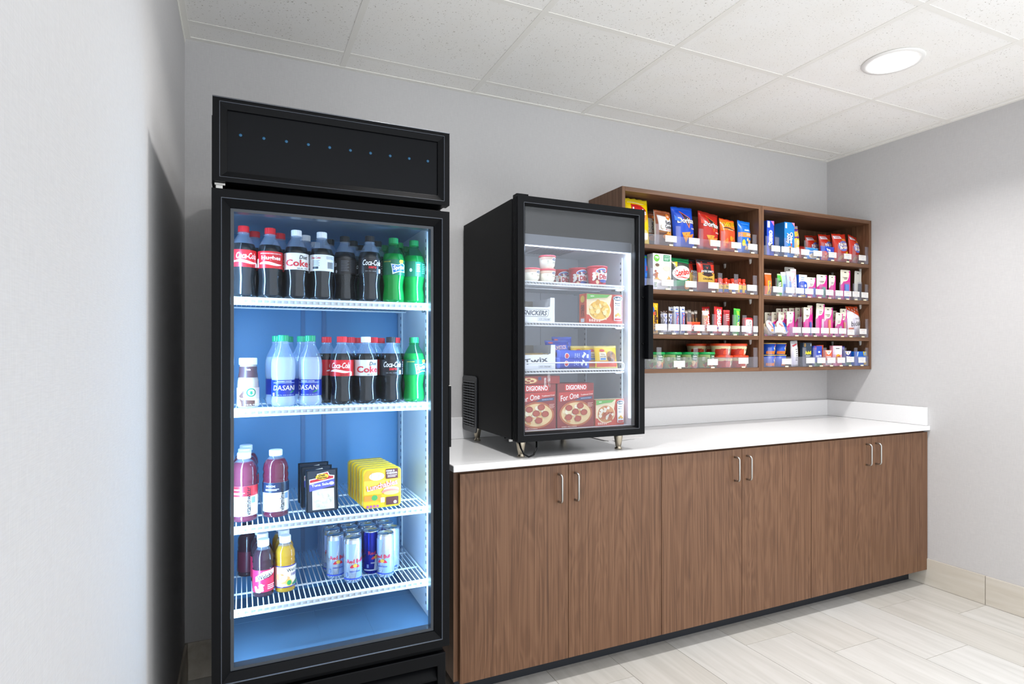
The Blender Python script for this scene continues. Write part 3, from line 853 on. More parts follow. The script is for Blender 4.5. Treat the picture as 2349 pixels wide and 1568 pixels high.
JUICE = [(0.024, 0.0), (0.0275, 0.003), (0.0282, 0.008), (0.0268, 0.012), (0.0280, 0.016), (0.0280, 0.078), (0.0270, 0.083), (0.0285, 0.089), (0.0268, 0.095), (0.0282, 0.101), (0.0270, 0.116), (0.0200, 0.130), (0.0155, 0.136), (0.0150, 0.141)]
FRAP = [(0.026, 0.0), (0.0285, 0.004), (0.0285, 0.060), (0.0275, 0.075), (0.0235, 0.092), (0.0225, 0.100), (0.0225, 0.116), (0.0215, 0.120)]

def shrink(prof, d, top):
    out = []
    for (r, z) in prof:
        if z >= top: break
        out.append((r - d, max(z, 0.0015)))
    r = out[-1][0]
    for (r0, z0), (r1, z1) in zip(prof, prof[1:]):
        if z0 <= top <= z1: r = r0 + (r1 - r0) * (top - z0) / (z1 - z0) - d
    return out + [(r, top)]

def cap_mesh(r, z0, z1, ribs=20):
    m = MB()
    n = ribs * 2
    pr = [(r * 0.99, z0), (r, z0 + 0.003), (r, z1 - 0.0015), (r * 0.93, z1)]
    vs, fs = [], []
    for q, (rr, z) in enumerate(pr):
        for k in range(n):
            a = 2 * pi * k / n
            x = rr - (0.0006 if k % 2 and 0 < q < 3 else 0)
            vs.append((x * cos(a), x * sin(a), z))
    for j in range(3):
        for k in range(n):
            k2 = (k + 1) % n
            fs.append((j * n + k, j * n + k2, (j + 1) * n + k2, (j + 1) * n + k))
    fs += [tuple(range(n - 1, -1, -1)), tuple(3 * n + k for k in range(n))]
    m.add(vs, fs)
    return m

def bottle(name, label, prof, loc, cap_col, liquid, fill, lab=None, rotz=0.0, shell='pet', group=None, cap_r=0.0146, cap_h=0.016, art=None, scale=1.0, cap_rough=0.35):
    t = thing(name, label, 'bottle', loc, rotz, group)
    t.scale = (scale,) * 3
    zt = prof[-1][1]
    low = shrink(prof, 0.0, fill); up = [low[-1]] + [q for q in prof if q[1] > fill]
    MB().lathe(low, 32, cap1=False).build('bottle_body', shell, t)
    MB().lathe(up, 32, cap0=False, cap1=False).build('bottle_neck', 'pet_neck' if shell == 'pet' else shell, t)
    MB().lathe(shrink(prof, 0.0008, fill), 32).build('drink', LIQ[liquid], t)
    if prof in (COLA, WATER): MB().lathe([(0.0150, zt - 0.006), (0.0165, zt - 0.005), (0.0165, zt - 0.0035), (0.0150, zt - 0.0025)], 24, cap0=False, cap1=False).build('neck_ring', 'pet_neck' if shell == 'pet' else shell, t)
    cap_mesh(cap_r, zt - 0.001, zt + cap_h).build('cap', P(cap_col, cap_rough), t)
    if lab:
        z0, z1, col = lab
        pp = [(r + 0.0005, z) for r, z in prof if z0 < z < z1]
        rr = lambda z: next((r0 + (r1 - r0) * (z - q0) / (q1 - q0) for (r0, q0), (r1, q1) in zip(prof, prof[1:]) if q0 <= z <= q1 and q1 > q0), prof[0][0]) + 0.0005
        pp = [(rr(z0), z0)] + pp + [(rr(z1), z1)]
        l = MB().lathe(pp, 40, cap0=False, cap1=False).build('label', P(col, 0.3), t)
        if art:
            R = rr((z0 + z1) / 2)
            base = round_fn(pp)
            p = Print(2.4 * R, z1 - z0, lambda u, v, d: base(u, v + z0, d), 0.006)
            art(p)
            p.build(l, 'label_print', 0.35)
    return t

def art_cola(p):
    p.text('Coca-Cola', 0, 0.66, 0.68, 0.36, '#ffffff', shear=0.35, bold=0.015)
    p.wave(-0.85, 0.85, 0.30, 0.16, 0.05, '#ffffff')
    p.text('20 FL OZ', 0.25, 0.08, 0.30, 0.08, '#5a0a10').rect(0.66, 0.86, 0.03, 0.26, '#f3e9e9')
def art_name(p):
    p.text('SHARE AN ICE COLD COKE WITH', 0, 0.86, 0.74, 0.06, '#ffffff').text('Hughes', 0, 0.58, 0.66, 0.30, '#ffffff', bold=0.03)
    p.wave(-0.8, 0.85, 0.26, 0.17, 0.05, '#ffffff').rect(-1.15, -0.92, 0.05, 0.55, '#f0e2e2')
def art_diet(p):
    p.text('Diet', 0.42, 0.76, 0.32, 0.24, '#1d2228', shear=0.25).text('Coke', 0.0, 0.40, 0.84, 0.42, '#c8303a', bold=0.03).text('20 FL OZ', 0.35, 0.08, 0.40, 0.07, '#30343a')
def art_diet_back(p):
    p.text('Diet Coke', -0.5, 0.80, 0.36, 0.13, '#c8404a', shear=0.3).lines(-0.75, -0.2, 0.30, 0.66, 5, '#9aa2ad').rect(-0.72, -0.3, 0.12, 0.26, '#3a4450')
    p.lines(0.25, 0.9, 0.72, 0.92, 3, '#9aa2ad')
    for k in range(10): p.rect(0.35 + k * 0.05, 0.375 + k * 0.05, 0.16, 0.56, '#2a323c')
def art_zero(p):
    p.text('Coca-Cola', 0, 0.70, 0.70, 0.36, '#f2f4f7', shear=0.35, bold=0.015).text('zero', 0.02, 0.40, 0.30, 0.14, '#d8202c', bold=0.03).text('20 FL OZ', -0.1, 0.16, 0.42, 0.06, '#8a9098')
    p.rect(0.50, 0.70, 0.06, 0.32, '#dfe6ee')
    for k in range(6): p.rect(0.98, 1.14, 0.05 + k * 0.15, 0.14 + k * 0.15, '#e6ebf2')
def art_zero_back(p):
    p.text('la', -0.95, 0.62, 0.20, 0.34, '#aeb4bd', shear=0.35).lines(-0.4, 0.15, 0.15, 0.85, 7, '#4c525c').lines(0.25, 0.8, 0.10, 0.9, 9, '#3c424c').ell(-0.78, 0.14, 0.09, 0.10, '#a9afb8', 12)
def art_lime(p):
    p.poly([(-0.42, 0.72), (0.12, 0.66), (0.46, 0.82), (0.80, 0.70), (0.74, 0.40), (0.80, 0.20), (0.20, 0.22), (-0.30, 0.05), (-0.34, 0.40)], '#dfe9f2')
    p.poly([(-0.34, 0.66), (0.12, 0.62), (0.46, 0.76), (0.70, 0.66), (0.68, 0.26), (0.20, 0.28), (-0.24, 0.14), (-0.28, 0.40)], '#1f5fa8')
    p.text('Sprite', 0.20, 0.46, 0.46, 0.36, '#ffffff', rot=0.12, shear=0.15, bold=0.03).ell(0.40, 0.90, 0.20, 0.14, '#f0cf2e', 14, 0.4).text('LEMON-LIME', -0.72, 0.86, 0.30, 0.05, '#d8c84a')
def art_lime_back(p):
    p.rect(-0.1, 0.32, 0.05, 0.95, '#2db866').lines(-0.02, 0.26, 0.3, 0.85, 5, '#d9efe2').lines(0.42, 1.0, 0.2, 0.9, 6, '#5fbf8f').ell(-0.45, 0.42, 0.1, 0.12, '#bfe3d0', 12)
def art_water(p):
    p.text('PURIFIED WATER', 0, 0.92, 0.52, 0.06, '#dfe8ff').lines(-0.85, 0.85, 0.80, 0.87, 1, '#9fb4ee')
    p.text('DASANI', 0, 0.52, 0.84, 0.30, '#ffffff', shear=0.1, bold=0.0).poly([(0.35, 0.18), (0.62, 0.24), (0.80, 0.38), (0.60, 0.36), (0.45, 0.28)], '#157a5a')
    p.text('20 FL OZ (1.25 PT)', 0.1, 0.07, 0.62, 0.06, '#c9d6ff').rect(-0.92, -0.74, 0.02, 0.22, '#e4ecff')
def art_vita(top, name):
    def f(p):
        p.rect(-1.3, 1.3, 0.66, 1.0, top).text(name, -0.35, 0.88, 0.34, 0.06, '#ffffff').lines(-0.7, 0.2, 0.72, 0.80, 2, '#e8eef8')
        p.text('vitaminwater', 0.42, 0.50, 0.96, 0.16, '#101828', rot=pi / 2).lines(-0.75, -0.1, 0.38, 0.46, 3, '#8fa0b8').rect(0.62, 0.90, 0.42, 0.62, '#7d9cc0')
    return f
def art_grape(p):
    p.poly([(-0.75, 0.48), (0.9, 0.78), (0.9, 0.98), (-0.1, 0.94), (-0.75, 0.70)], '#f4f2ee').text("Welch's", 0.08, 0.72, 0.66, 0.22, '#24222c', rot=0.16, bold=0.02)
    p.blobs(-0.35, 0.20, 0.4, 0.14, 10, ['#e890a8', '#f2c0cc', '#ffffff'], 3, 0.13).lines(0.2, 0.85, 0.1, 0.35, 3, '#f8d8de')
def art_orange(p):
    p.rect(-1.3, 1.3, 0.95, 1.0, '#4a3f8c').rect(-1.3, 1.3, 0.0, 0.05, '#4a3f8c').blobs(-0.6, 0.42, 0.35, 0.3, 8, ['#f08a4a', '#f6a86a', '#f7c99a'], 4, 0.30)
    p.poly([(-0.2, 0.66), (1.0, 0.76), (1.0, 0.96), (-0.2, 0.92)], '#f4f2ee').text("Welch's", 0.42, 0.81, 0.56, 0.17, '#24222c', rot=0.08, bold=0.02)
    p.text('100%', 0.55, 0.58, 0.30, 0.12, '#4a3f8c').ell(0.05, 0.22, 0.24, 0.15, '#e8c84a').ell(0.05, 0.22, 0.18, 0.11, '#2f9a55').poly([(0.3, 0.14), (1.0, 0.30), (1.0, 0.10), (0.3, 0.08)], '#2f7f5f')
def art_frap(p):
    p.poly([(-0.8, 0.0), (-0.8, 0.5), (-0.35, 0.86), (-0.05, 0.95), (-0.4, 0.6), (-0.3, 0.35), (0.5, 0.3), (0.5, 0.0)], '#5a3a34')
    p.poly([(-0.8, 0.0), (-0.72, 0.42), (-0.55, 0.2), (-0.5, 0.0)], '#b8845a')
    p.ell(0.22, 0.74, 0.36, 0.24, '#1f7a5a', 24).ell(0.22, 0.74, 0.26, 0.17, '#ffffff', 24).ell(0.22, 0.72, 0.10, 0.11, '#1f7a5a', 12).rect(0.02, 0.42, 0.66, 0.69, '#1f7a5a').rect(0.05, 0.39, 0.76, 0.79, '#1f7a5a')
    p.text('frappuccino', 0.05, 0.38, 0.86, 0.17, '#ffffff', shear=0.2, rot=-0.08, bold=0.02).text('9.5 FL OZ', 0.2, 0.07, 0.4, 0.07, '#f0e8e0').rect(0.5, 0.75, 0.14, 0.34, '#f4f0ea')

COLA_LAB = (0.084, 0.131)
def cola(loc, lab_col, cap, art, label, rotz=0.0, group='soda bottles in the drinks cooler', liquid='cola', shell='pet'):
    return bottle('soda_bottle', label, COLA, loc, cap, liquid, 0.150, COLA_LAB + (lab_col,), rotz, shell, group, art=art)

RED, WHT, BLK, GRN = '#d81f2c', '#eef0f2', '#191a1d', '#0c8a4a'
z1 = CS[3] + 0.0008; y1 = -0.874
G1 = 'soda bottles on the top shelf of the cooler'
a = cola((0.2105, y1, z1), '#cf1b27', RED, art_cola, 'red-labelled cola bottle at the cooler edge, top shelf, script name showing', 0.25, G1)
cola((0.279, y1, z1), '#cf1b27', RED, art_name, 'red-labelled cola bottle with a person name printed, front of top shelf', 0.05, G1)
b = cola((0.349, y1, z1), '#dfe3e8', WHT, art_diet, 'silver-labelled diet cola bottle with large pink letters, top shelf', 0.02, G1)
b2 = cola((0.419, y1, z1), '#dfe3e8', WHT, art_diet_back, 'silver-labelled diet cola bottle showing its barcode side, top shelf', -0.05, G1)
c2 = cola((0.490, y1 + 0.035, z1), '#15151a', BLK, art_zero_back, 'black-labelled cola bottle turned backwards, between diet and script-labelled bottles, top shelf', 0.0, G1)
c = cola((0.558, y1, z1), '#15151a', BLK, art_zero, 'black-labelled cola bottle with white script and small red word, top shelf', 0.02, G1)
s = cola((0.630, y1, z1), '#0a6244', GRN, art_lime, 'green lemon-lime soda bottle with its logo showing, front of top shelf', 0.05, G1, 'lime', 'pet_green')
s2 = cola((0.6975, y1 + 0.012, z1), '#0a6244', GRN, art_lime_back, 'green lemon-lime soda bottle turned backwards beside the lit side wall, top shelf', 0.0, G1, 'lime', 'pet_green')
for src, x, y, lab in [(a, 0.240, -0.805, 'red-capped cola bottle half hidden behind the leftmost cola bottle, top shelf'),
                       (a, 0.309, -0.806, 'red-capped cola bottle hidden behind the bottle printed with a name, top shelf'),
                       (b, 0.380, -0.806, 'diet cola bottle hidden behind the pink-lettered diet bottle, top shelf'),
                       (b, 0.420, -0.70, 'diet cola bottle far back behind the barcode-side diet bottle, top shelf'),
                       (c, 0.525, -0.774, 'black-capped cola bottle right behind the backwards black-labelled bottle, top shelf'),
                       (c, 0.595, -0.799, 'black-capped cola bottle right behind the script-labelled black bottle, top shelf'),
                       (c, 0.560, -0.705, 'black-capped cola bottle in the third row behind the black-labelled bottles, top shelf'),
                       (c, 0.454, -0.770, 'black-capped cola bottle behind the gap beside the barcode-side diet bottle, top shelf'),
                       (s, 0.664, -0.802, 'green soda bottle in the second row behind the logo-side green bottle, top shelf'),
                       (s, 0.630, -0.738, 'green soda bottle in the third row behind the logo-side green bottle, top shelf'),
                       (s2, 0.699, -0.742, 'green soda bottle right behind the backwards green bottle, top shelf')]:
    copy_tree(src, (x, y, z1), 0.7, lab, G1)

z2 = CS[2] + 0.0008; y2 = -0.874
G2 = 'drinks on the second shelf of the cooler'
fr = bottle('coffee_bottle', 'small cream-coloured iced coffee bottle at the end of the second shelf', FRAP, (0.222, y2, z2), '#e9eef4', 'milk_coffee', 0.118, (0.006, 0.056, '#ded2c2'), 0.0, 'pet', G2, 0.0235, 0.018, art_frap)
MB().lathe([(0.0258, 0.084), (0.0240, 0.094), (0.0231, 0.101), (0.0231, 0.114)], 32, cap0=False, cap1=False).build('neck_sleeve', P('#4a3238', 0.35), fr)
pn = Print(0.05, 0.04, round_fn([(0.0232, 0.0), (0.0232, 0.2)]), 0.006); pn.text('Mocha', 0, 2.65, 0.24, 0.12, '#f0e8e0'); pn.build(fr, 'neck_print')
w1 = bottle('water_bottle', 'clear water bottle with blue label, nearest the small coffee bottle', WATER, (0.314, y2, z2), '#12996a', 'water', 0.140, (0.030, 0.0755, '#14309a'), 0.05, 'pet', G2, art=art_water)
copy_tree(w1, (0.387, y2, z2), -0.35, 'clear water bottle with blue label, next to the red-labelled cola, second shelf', G2)
for x, y, lab in ((0.302, -0.79, 'clear water bottle behind the first blue-labelled water bottle, second shelf'), (0.372, -0.79, 'clear water bottle behind the second blue-labelled water bottle, second shelf'),
                  (0.337, -0.725, 'clear water bottle in the third row behind the blue-labelled pair, second shelf')):
    copy_tree(w1, (x, y, z2), 1.2, lab, G2)
a2 = cola((0.476, y2, z2), '#cf1b27', RED, art_cola, 'red-labelled cola bottle between water and diet cola, second shelf', -0.25, G2)
cola((0.546, y2, z2), '#dfe3e8', WHT, art_diet, 'silver-labelled diet cola bottle with white cap, second shelf', 0.0, G2)
cola((0.622, y2, z2), '#15151a', BLK, art_zero, 'black-labelled cola bottle with white script, second shelf', -0.05, G2)
cola((0.6965, y2 + 0.008, z2), '#0a6244', GRN, art_lime, 'green lemon-lime soda bottle beside the lit side wall, second shelf', 0.3, G2, 'lime', 'pet_green')
ORD = ['first', 'second', 'third', 'fourth', 'fifth', 'sixth', 'seventh', 'eighth', 'ninth', 'tenth']
for k, (x, y) in enumerate([(0.441, -0.806), (0.511, -0.806), (0.547, -0.741), (0.582, -0.808), (0.618, -0.741), (0.653, -0.806)]):
    copy_tree(a2, (x, y, z2), 0.9 + k, '%s red-capped cola bottle behind the front row, counted from the water bottles' % ORD[k], G2)

z3 = CS[1] + 0.0008
G3 = 'enhanced water bottles on the third shelf of the cooler'
v1 = bottle('flavored_water_bottle', 'red drink bottle with red and white label, front, at the cooler edge', VITA, (0.212, -0.862, z3), '#e3e8f2', 'pinkwater', 0.164, (0.018, 0.100, '#f1f3f6'), -0.2, 'pet', G3, 0.0180, 0.015, art_vita('#d8202e', 'power-c'))
for k, y in enumerate((-0.790, -0.718)):
    copy_tree(v1, (0.214 + 0.004 * k, y, z3), 0.4, ['red drink bottle right behind the red and white labelled one', 'red drink bottle third in the row at the cooler edge'][k], G3)
bottle('flavored_water_bottle', 'red drink bottle with navy and white label, standing alone beside sandwiches', VITA, (0.295, -0.848, z3), '#e3e8f2', 'pinkwater', 0.164, (0.018, 0.100, '#f1f3f6'), -0.05, 'pet', G3, 0.0180, 0.015, art_vita('#12294a', 'xxx'))

# sandwich packs
def sandwich(loc, label):
    w, h = 0.088, 0.122
    t = thing('sandwich_pack', label, 'sandwich', loc, 0.03, 'packed sandwiches in the cooler', (radians(-4), 0))
    m = MB(); m.add([(-w / 2, -0.020, 0), (w / 2, -0.020, 0), (w / 2, 0.026, 0), (-w / 2, 0.026, 0), (-w / 2, -0.014, h), (w / 2, -0.014, h), (w / 2, -0.002, h), (-w / 2, -0.002, h)],
          [(0, 3, 2, 1), (4, 5, 6, 7), (0, 1, 5, 4), (1, 2, 6, 5), (2, 3, 7, 6), (3, 0, 4, 7)])
    m.build('tray', P('#1b2b3c', 0.25), t, 0.004)
    p = Print(w, h, lambda u, v, d: (u, -0.020 + 0.006 * v / h - d - 0.0003, v))
    p.rect(-0.62, 0.78, 0.06, 0.54, '#e2dccb').blobs(0.08, 0.28, 0.6, 0.2, 16, ['#d6ceb8', '#efeadc', '#cfc6b0'], 5, 0.10)
    p.poly([(-0.80, 0.52), (0.78, 0.68), (0.82, 0.84), (0.50, 0.86), (0.40, 0.94), (-0.30, 0.90), (-0.36, 0.80), (-0.80, 0.78)], '#e9e4d6')
    p.poly([(-0.76, 0.70), (0.74, 0.78), (0.74, 0.82), (0.46, 0.84), (0.36, 0.92), (-0.28, 0.88), (-0.34, 0.78), (-0.76, 0.76)], '#c3202c')
    p.ell(0.02, 0.83, 0.42, 0.07, '#f0b92e', 18, 0.06).text('Deli', 0.0, 0.86, 0.20, 0.055, '#2a1c10', rot=0.06, bold=0.03).text('Express', 0.02, 0.80, 0.30, 0.055, '#2a1c10', rot=0.06, bold=0.03)
    p.poly([(-0.80, 0.50), (0.80, 0.60), (0.80, 0.76), (-0.80, 0.66)], '#5c5cc4').text('Tuna Salad', -0.05, 0.645, 0.62, 0.06, '#ffffff', rot=0.075, bold=0.02).ell(0.62, 0.66, 0.16, 0.04, '#e9ecff', 12)
    p.build(t)
    MB().tube([(-w / 2, -0.021, 0.004), (-w / 2, -0.0152, h), (w / 2, -0.0152, h), (w / 2, -0.021, 0.004)], 0.0016, 5).build('crimp_edge', P('#101c28', 0.25), t)
    return t
sw = sandwich((0.419, -0.860, z3 + 0.0022), 'packed tuna sandwich with purple band, front of its row')
copy_tree(sw, (0.411, -0.797, z3 + 0.0022), 0.02, 'packed sandwich in dark tray, second of its row', tilt=(radians(-4), 0))
copy_tree(sw, (0.409, -0.735, z3 + 0.0022), 0.0, 'packed sandwich in dark tray, last of its row', tilt=(radians(-4), 0))

# lunch kits
def lunch(loc, label):
    w, h, d = 0.116, 0.119, 0.022
    t = thing('lunch_kit', label, 'lunch kit', loc, 0.04, 'yellow lunch kits in the cooler')
    MB().prism(rrect(-w / 2, w / 2, 0, h, 0.012), -d / 2, d / 2).build('tray', P('#eec21e', 0.3), t, 0.002)
    p = Print(w, h, flat_fn(-d / 2))
    p.poly([(-0.92, 0.52), (-0.92, 0.88), (-0.80, 0.96), (0.10, 0.96), (0.10, 0.52)], '#f2a52a').rect(-0.95, 0.95, 0.36, 0.70, '#f6d640')
    p.ell(-0.30, 0.80, 0.40, 0.10, '#e6dfc6', 16).blobs(-0.3, 0.8, 0.3, 0.05, 8, ['#d9cfae', '#f3eeda'], 2, 0.08)
    p.rect(0.18, 0.82, 0.72, 0.97, '#5a2420').text('HAM &', 0.42, 0.92, 0.22, 0.045, '#ffffff').text('CHEDDAR', 0.50, 0.86, 0.28, 0.045, '#ffffff').lines(0.26, 0.76, 0.75, 0.82, 2, '#d8b8b0')
    p.text('Lunchables', -0.02, 0.57, 0.82, 0.15, '#d0243c', rot=0.16, bold=0.07).text('Lunchables', -0.02, 0.57, 0.80, 0.14, '#ffffff', rot=0.16, bold=0.015)
    p.ell(0.45, 0.44, 0.42, 0.08, '#e8a890').ell(0.40, 0.40, 0.46, 0.06, '#d97e68').ell(0.46, 0.36, 0.40, 0.05, '#e8c070').rect(-0.95, -0.05, 0.20, 0.33, '#f0902c').ell(-0.42, 0.27, 0.16, 0.07, '#4aa050', 14)
    p.rect(0.18, 0.84, 0.06, 0.26, '#5a2420').rect(-0.10, 0.10, 0.14, 0.26, '#e9e4da').ell(0.66, 0.12, 0.09, 0.04, '#e0c8c0', 10)
    for k in range(4): p.rect(-0.84 + k * 0.17, -0.72 + k * 0.17, 0.03, 0.09, '#b85a90')
    p.build(t)
    return t
lk = lunch((0.592, -0.880, z3), 'yellow boxed lunch kit at the front of its row')
for k in range(1, 6):
    copy_tree(lk, (0.592 - 0.003 * k, -0.880 + 0.033 * k, z3), 0.04, 'yellow boxed lunch kit, %s from the front of its row' % ORD[k])

z4 = CS[0] + 0.0008
G4 = 'juice bottles on the bottom shelf of the cooler'
g1 = bottle('juice_bottle', 'dark grape juice bottle with pink label, front of its row', JUICE, (0.262, -0.846, z4), '#f4f5f7', 'grape', 0.132, (0.016, 0.078, '#d42a58'), 0.1, 'pet', G4, 0.0158, 0.018, art_grape, 1.0)
o1 = bottle('juice_bottle', 'yellow orange juice bottle with fruit label, front of its row', JUICE, (0.321, -0.836, z4), '#f4f5f7', 'orange', 0.132, (0.016, 0.078, '#ecd9c4'), 0.25, 'pet', G4, 0.0158, 0.018, art_orange, 1.0)
for k, y in enumerate((-0.785, -0.724)):
    copy_tree(g1, (0.262 - 0.004 * k, y, z4), 0.5, 'dark grape juice bottle, %s in its row' % ORD[k + 1], G4)
    copy_tree(o1, (0.321 - 0.003 * k, y + 0.008, z4), 0.5, 'yellow orange juice bottle, %s in its row' % ORD[k + 1], G4)
bottle('juice_bottle', 'dark juice bottle standing at the back near the cooler side', JUICE, (0.222, -0.66, z4), '#3a1a18', 'grape', 0.132, (0.016, 0.078, '#5a1830'), 0.1, 'pet', G4, 0.0158, 0.018)

# energy drink cans
def can(loc, label, kind, rotz=0.0):
    t = thing('energy_drink_can', label, 'can', loc, rotz, 'slim energy drink cans on the bottom shelf of the cooler')
    R, h = 0.0262, 0.134
    MB().lathe([(0.0205, 0.0), (0.0225, 0.0015), (R, 0.009), (R, h - 0.013), (0.0245, h - 0.005)], 32, cap1=False).build('can_body', P({'silver': '#c9d3e4', 'blue': '#1a2a9c'}[kind], 0.22, 0.75), t)
    ld_ = MB().lathe([(0.0246, h - 0.0052), (0.0254, h - 0.003), (0.0250, h - 0.0008), (0.0238, h - 0.0012), (0.0225, h - 0.005), (0.0005, h - 0.0052)], 32, cap0=False, cap1=False).build('lid', P('#cfd4da', 0.22, 1.0), t)
    MB().prism(rrect(-0.006, 0.006, -0.011, 0.009, 0.005), -0.0005, 0.0005).build('pull_tab', P('#c2c8cf', 0.25, 1.0), ld_)
    ld_.children[0].data.transform(Matrix.Translation((0, 0, h - 0.0042)) @ Matrix.Rotation(radians(90), 4, 'X'))
    p = Print(2.4 * R, h, round_fn([(R, 0.0), (R, h)]), 0.006)
    A, B = ('#2a48c0', '#e7edf6') if kind == 'silver' else ('#d9dfea', '#2030b8')
    if kind == 'silver':
        p.poly([(-0.95, 0.50), (-0.2, 0.50), (0.1, 0.88), (-0.95, 0.88)], '#9db6e6').poly([(0.0, 0.10), (0.95, 0.10), (0.95, 0.48), (0.3, 0.48)], '#8aa6de').rect(-1.25, 1.25, 0.09, 0.12, '#3b55c4')
    elif kind == 'blue':
        p.poly([(-0.2, 0.12), (0.35, 0.12), (0.6, 0.46), (-0.05, 0.46)], '#c3cede').rect(-1.25, 1.25, 0.09, 0.12, '#c3cede')
    p.text('Red Bull', 0.02, 0.50, 0.78, 0.085, '#d42a4a', bold=0.02)
    p.poly([(-0.5, 0.36), (-0.3, 0.42), (-0.05, 0.40), (-0.1, 0.36), (-0.3, 0.35)], '#cf2a45').poly([(0.5, 0.36), (0.3, 0.42), (0.05, 0.40), (0.1, 0.36), (0.3, 0.35)], '#cf2a45').ell(0, 0.40, 0.2, 0.04, '#e9b84a', 12)
    p.text('ENERGY DRINK', 0.0, 0.27, 0.5, 0.03, '#3040a0' if kind == 'silver' else '#d9dfea').rect(-0.9, -0.7, 0.16, 0.24, '#7f95cc')
    p.build(t, 'can_print', 0.25)
    return t
spots = [(0.512, -0.848, 'silver', 0.1, 'front row, nearest the juice'), (0.612, -0.846, 'silver', -0.6, 'front row, nearest the side wall'),
         (0.468, -0.795, 'silver', 0.2, 'second row, first from the juice'), (0.523, -0.790, 'silver', 0.9, 'second row, second from the juice'), (0.578, -0.797, 'blue', 0.35, 'second row, darker blue than the rest'),
         (0.641, -0.794, 'silver', -0.9, 'second row, beside the side wall')]
base_s = base_b = None
for x, y, kd, rz, w in spots:
    o = can((x, y, z4), 'slim %s energy drink can, %s' % (kd, w), kd, rz) if (kd == 'blue' or base_s is None) else copy_tree(base_s, (x, y, z4), rz, 'slim %s energy drink can, %s' % (kd, w))
    if kd == 'silver' and base_s is None: base_s = o
for r_, y in enumerate((-0.736, -0.682, -0.628, -0.574)):
    for c_, x in enumerate((0.466, 0.522, 0.579, 0.636)):
        copy_tree(base_s, (x, y, z4), 0.7 * c_ + r_, 'slim silver energy drink can, %s row from the front, %s from the juice' % (ORD[r_ + 2], ORD[c_]))

# ------------------------------------------------------------------ freezer contents
GFZ = 'goods in the countertop freezer'
def tub(name, label, loc, r0, r1, h, col, lid, rotz=0.0, art=None, group=None, lid_h=0.007, cat='tub', squash=1.0, sides=32):
    """a tapered cup with a lid"""
    t = thing(name, label, cat, loc, rotz, group)
    MB().lathe([(r0 - 0.001, 0.0), (r0, 0.0015), (r1, h - lid_h)], sides).build('cup', P(col, 0.4), t)
    MB().lathe([(r1 + 0.0008, h - lid_h), (r1 + 0.0018, h - lid_h + 0.001), (r1 + 0.0018, h - 0.002), (r1 + 0.0006, h), (r1 - 0.003, h - 0.0012)], sides).build('lid', P(lid, 0.35), t)
    if art:
        p = Print(2.4 * (r0 + r1) / 2, h - lid_h, round_fn([(r0, 0.0), (r1, h - lid_h)]), 0.008)
        art(p); p.build(t, 'cup_print')
    return t
def art_ice(p):
    p.rect(-1.3, 1.3, 0.78, 1.0, '#e6c9b4').ell(0.35, 0.80, 0.36, 0.14, '#f6f3ea').ell(0.35, 0.80, 0.30, 0.10, '#40567e').text('Vanilla', 0.35, 0.80, 0.20, 0.09, '#f6f3ea').ell(-0.45, 0.62, 0.10, 0.09, '#dcd6c2').lines(0.1, 0.6, 0.45, 0.6, 2, '#b9b09a').poly([(0.30, 0.05), (0.55, 0.28), (0.75, 0.10), (0.90, 0.30), (0.95, 0.02)], '#6a4434')
i1 = tub('ice_cream_tub', 'cream ice cream tub with red lid, under the stacked tub', (1.364, -0.497, FS[3] + 0.0005), 0.030, 0.0345, 0.055, '#ece6d2', '#d8505c', 0.1, art_ice, GFZ)
for x, y, z, lab in ((1.364, -0.497, 0.0565, 'cream ice cream tub with red lid, stacked on top of another'), (1.290, -0.500, 0.0, 'cream ice cream tub with red lid, beside the stacked pair'),
                     (1.234, -0.470, 0.0, 'cream ice cream tub cut off by the freezer door frame'), (1.392, -0.425, 0.0, 'cream ice cream tub half hidden behind the stacked pair')):
    copy_tree(i1, (x, y, FS[3] + 0.0005 + z), 0.15, lab)
def art_dibs(p):
    p.ell(0.05, 0.80, 0.55, 0.15, '#f2f4f8', 20, 0.15).ell(0.05, 0.80, 0.48, 0.11, '#4a80c8', 20, 0.15).text('Nestle', 0.05, 0.80, 0.36, 0.09, '#e84a52', rot=0.12, bold=0.03)
    p.blobs(-0.1, 0.4, 0.9, 0.35, 14, ['#f0ece4', '#7a3a30', '#e8c8a0'], 8, 0.13).rect(-0.25, 0.75, 0.30, 0.66, '#f6f2ec').text('Dibs', 0.25, 0.47, 0.40, 0.28, '#c62a3a', bold=0.05).ell(0.25, 0.22, 0.36, 0.09, '#4a5aa8')
d1 = tub('frozen_bites_cup', 'tall red frozen bites cup with blue oval, front one', (1.612, -0.492, FS[3] + 0.0005), 0.036, 0.044, 0.082, '#c82a38', '#d8404c', -0.15, art_dibs, GFZ, 0.006)
copy_tree(d1, (1.566, -0.411, FS[3] + 0.0005), -0.2, 'tall red frozen bites cup, second in its row')
copy_tree(d1, (1.522, -0.330, FS[3] + 0.0005), -0.2, 'tall red frozen bites cup, deepest in its row')

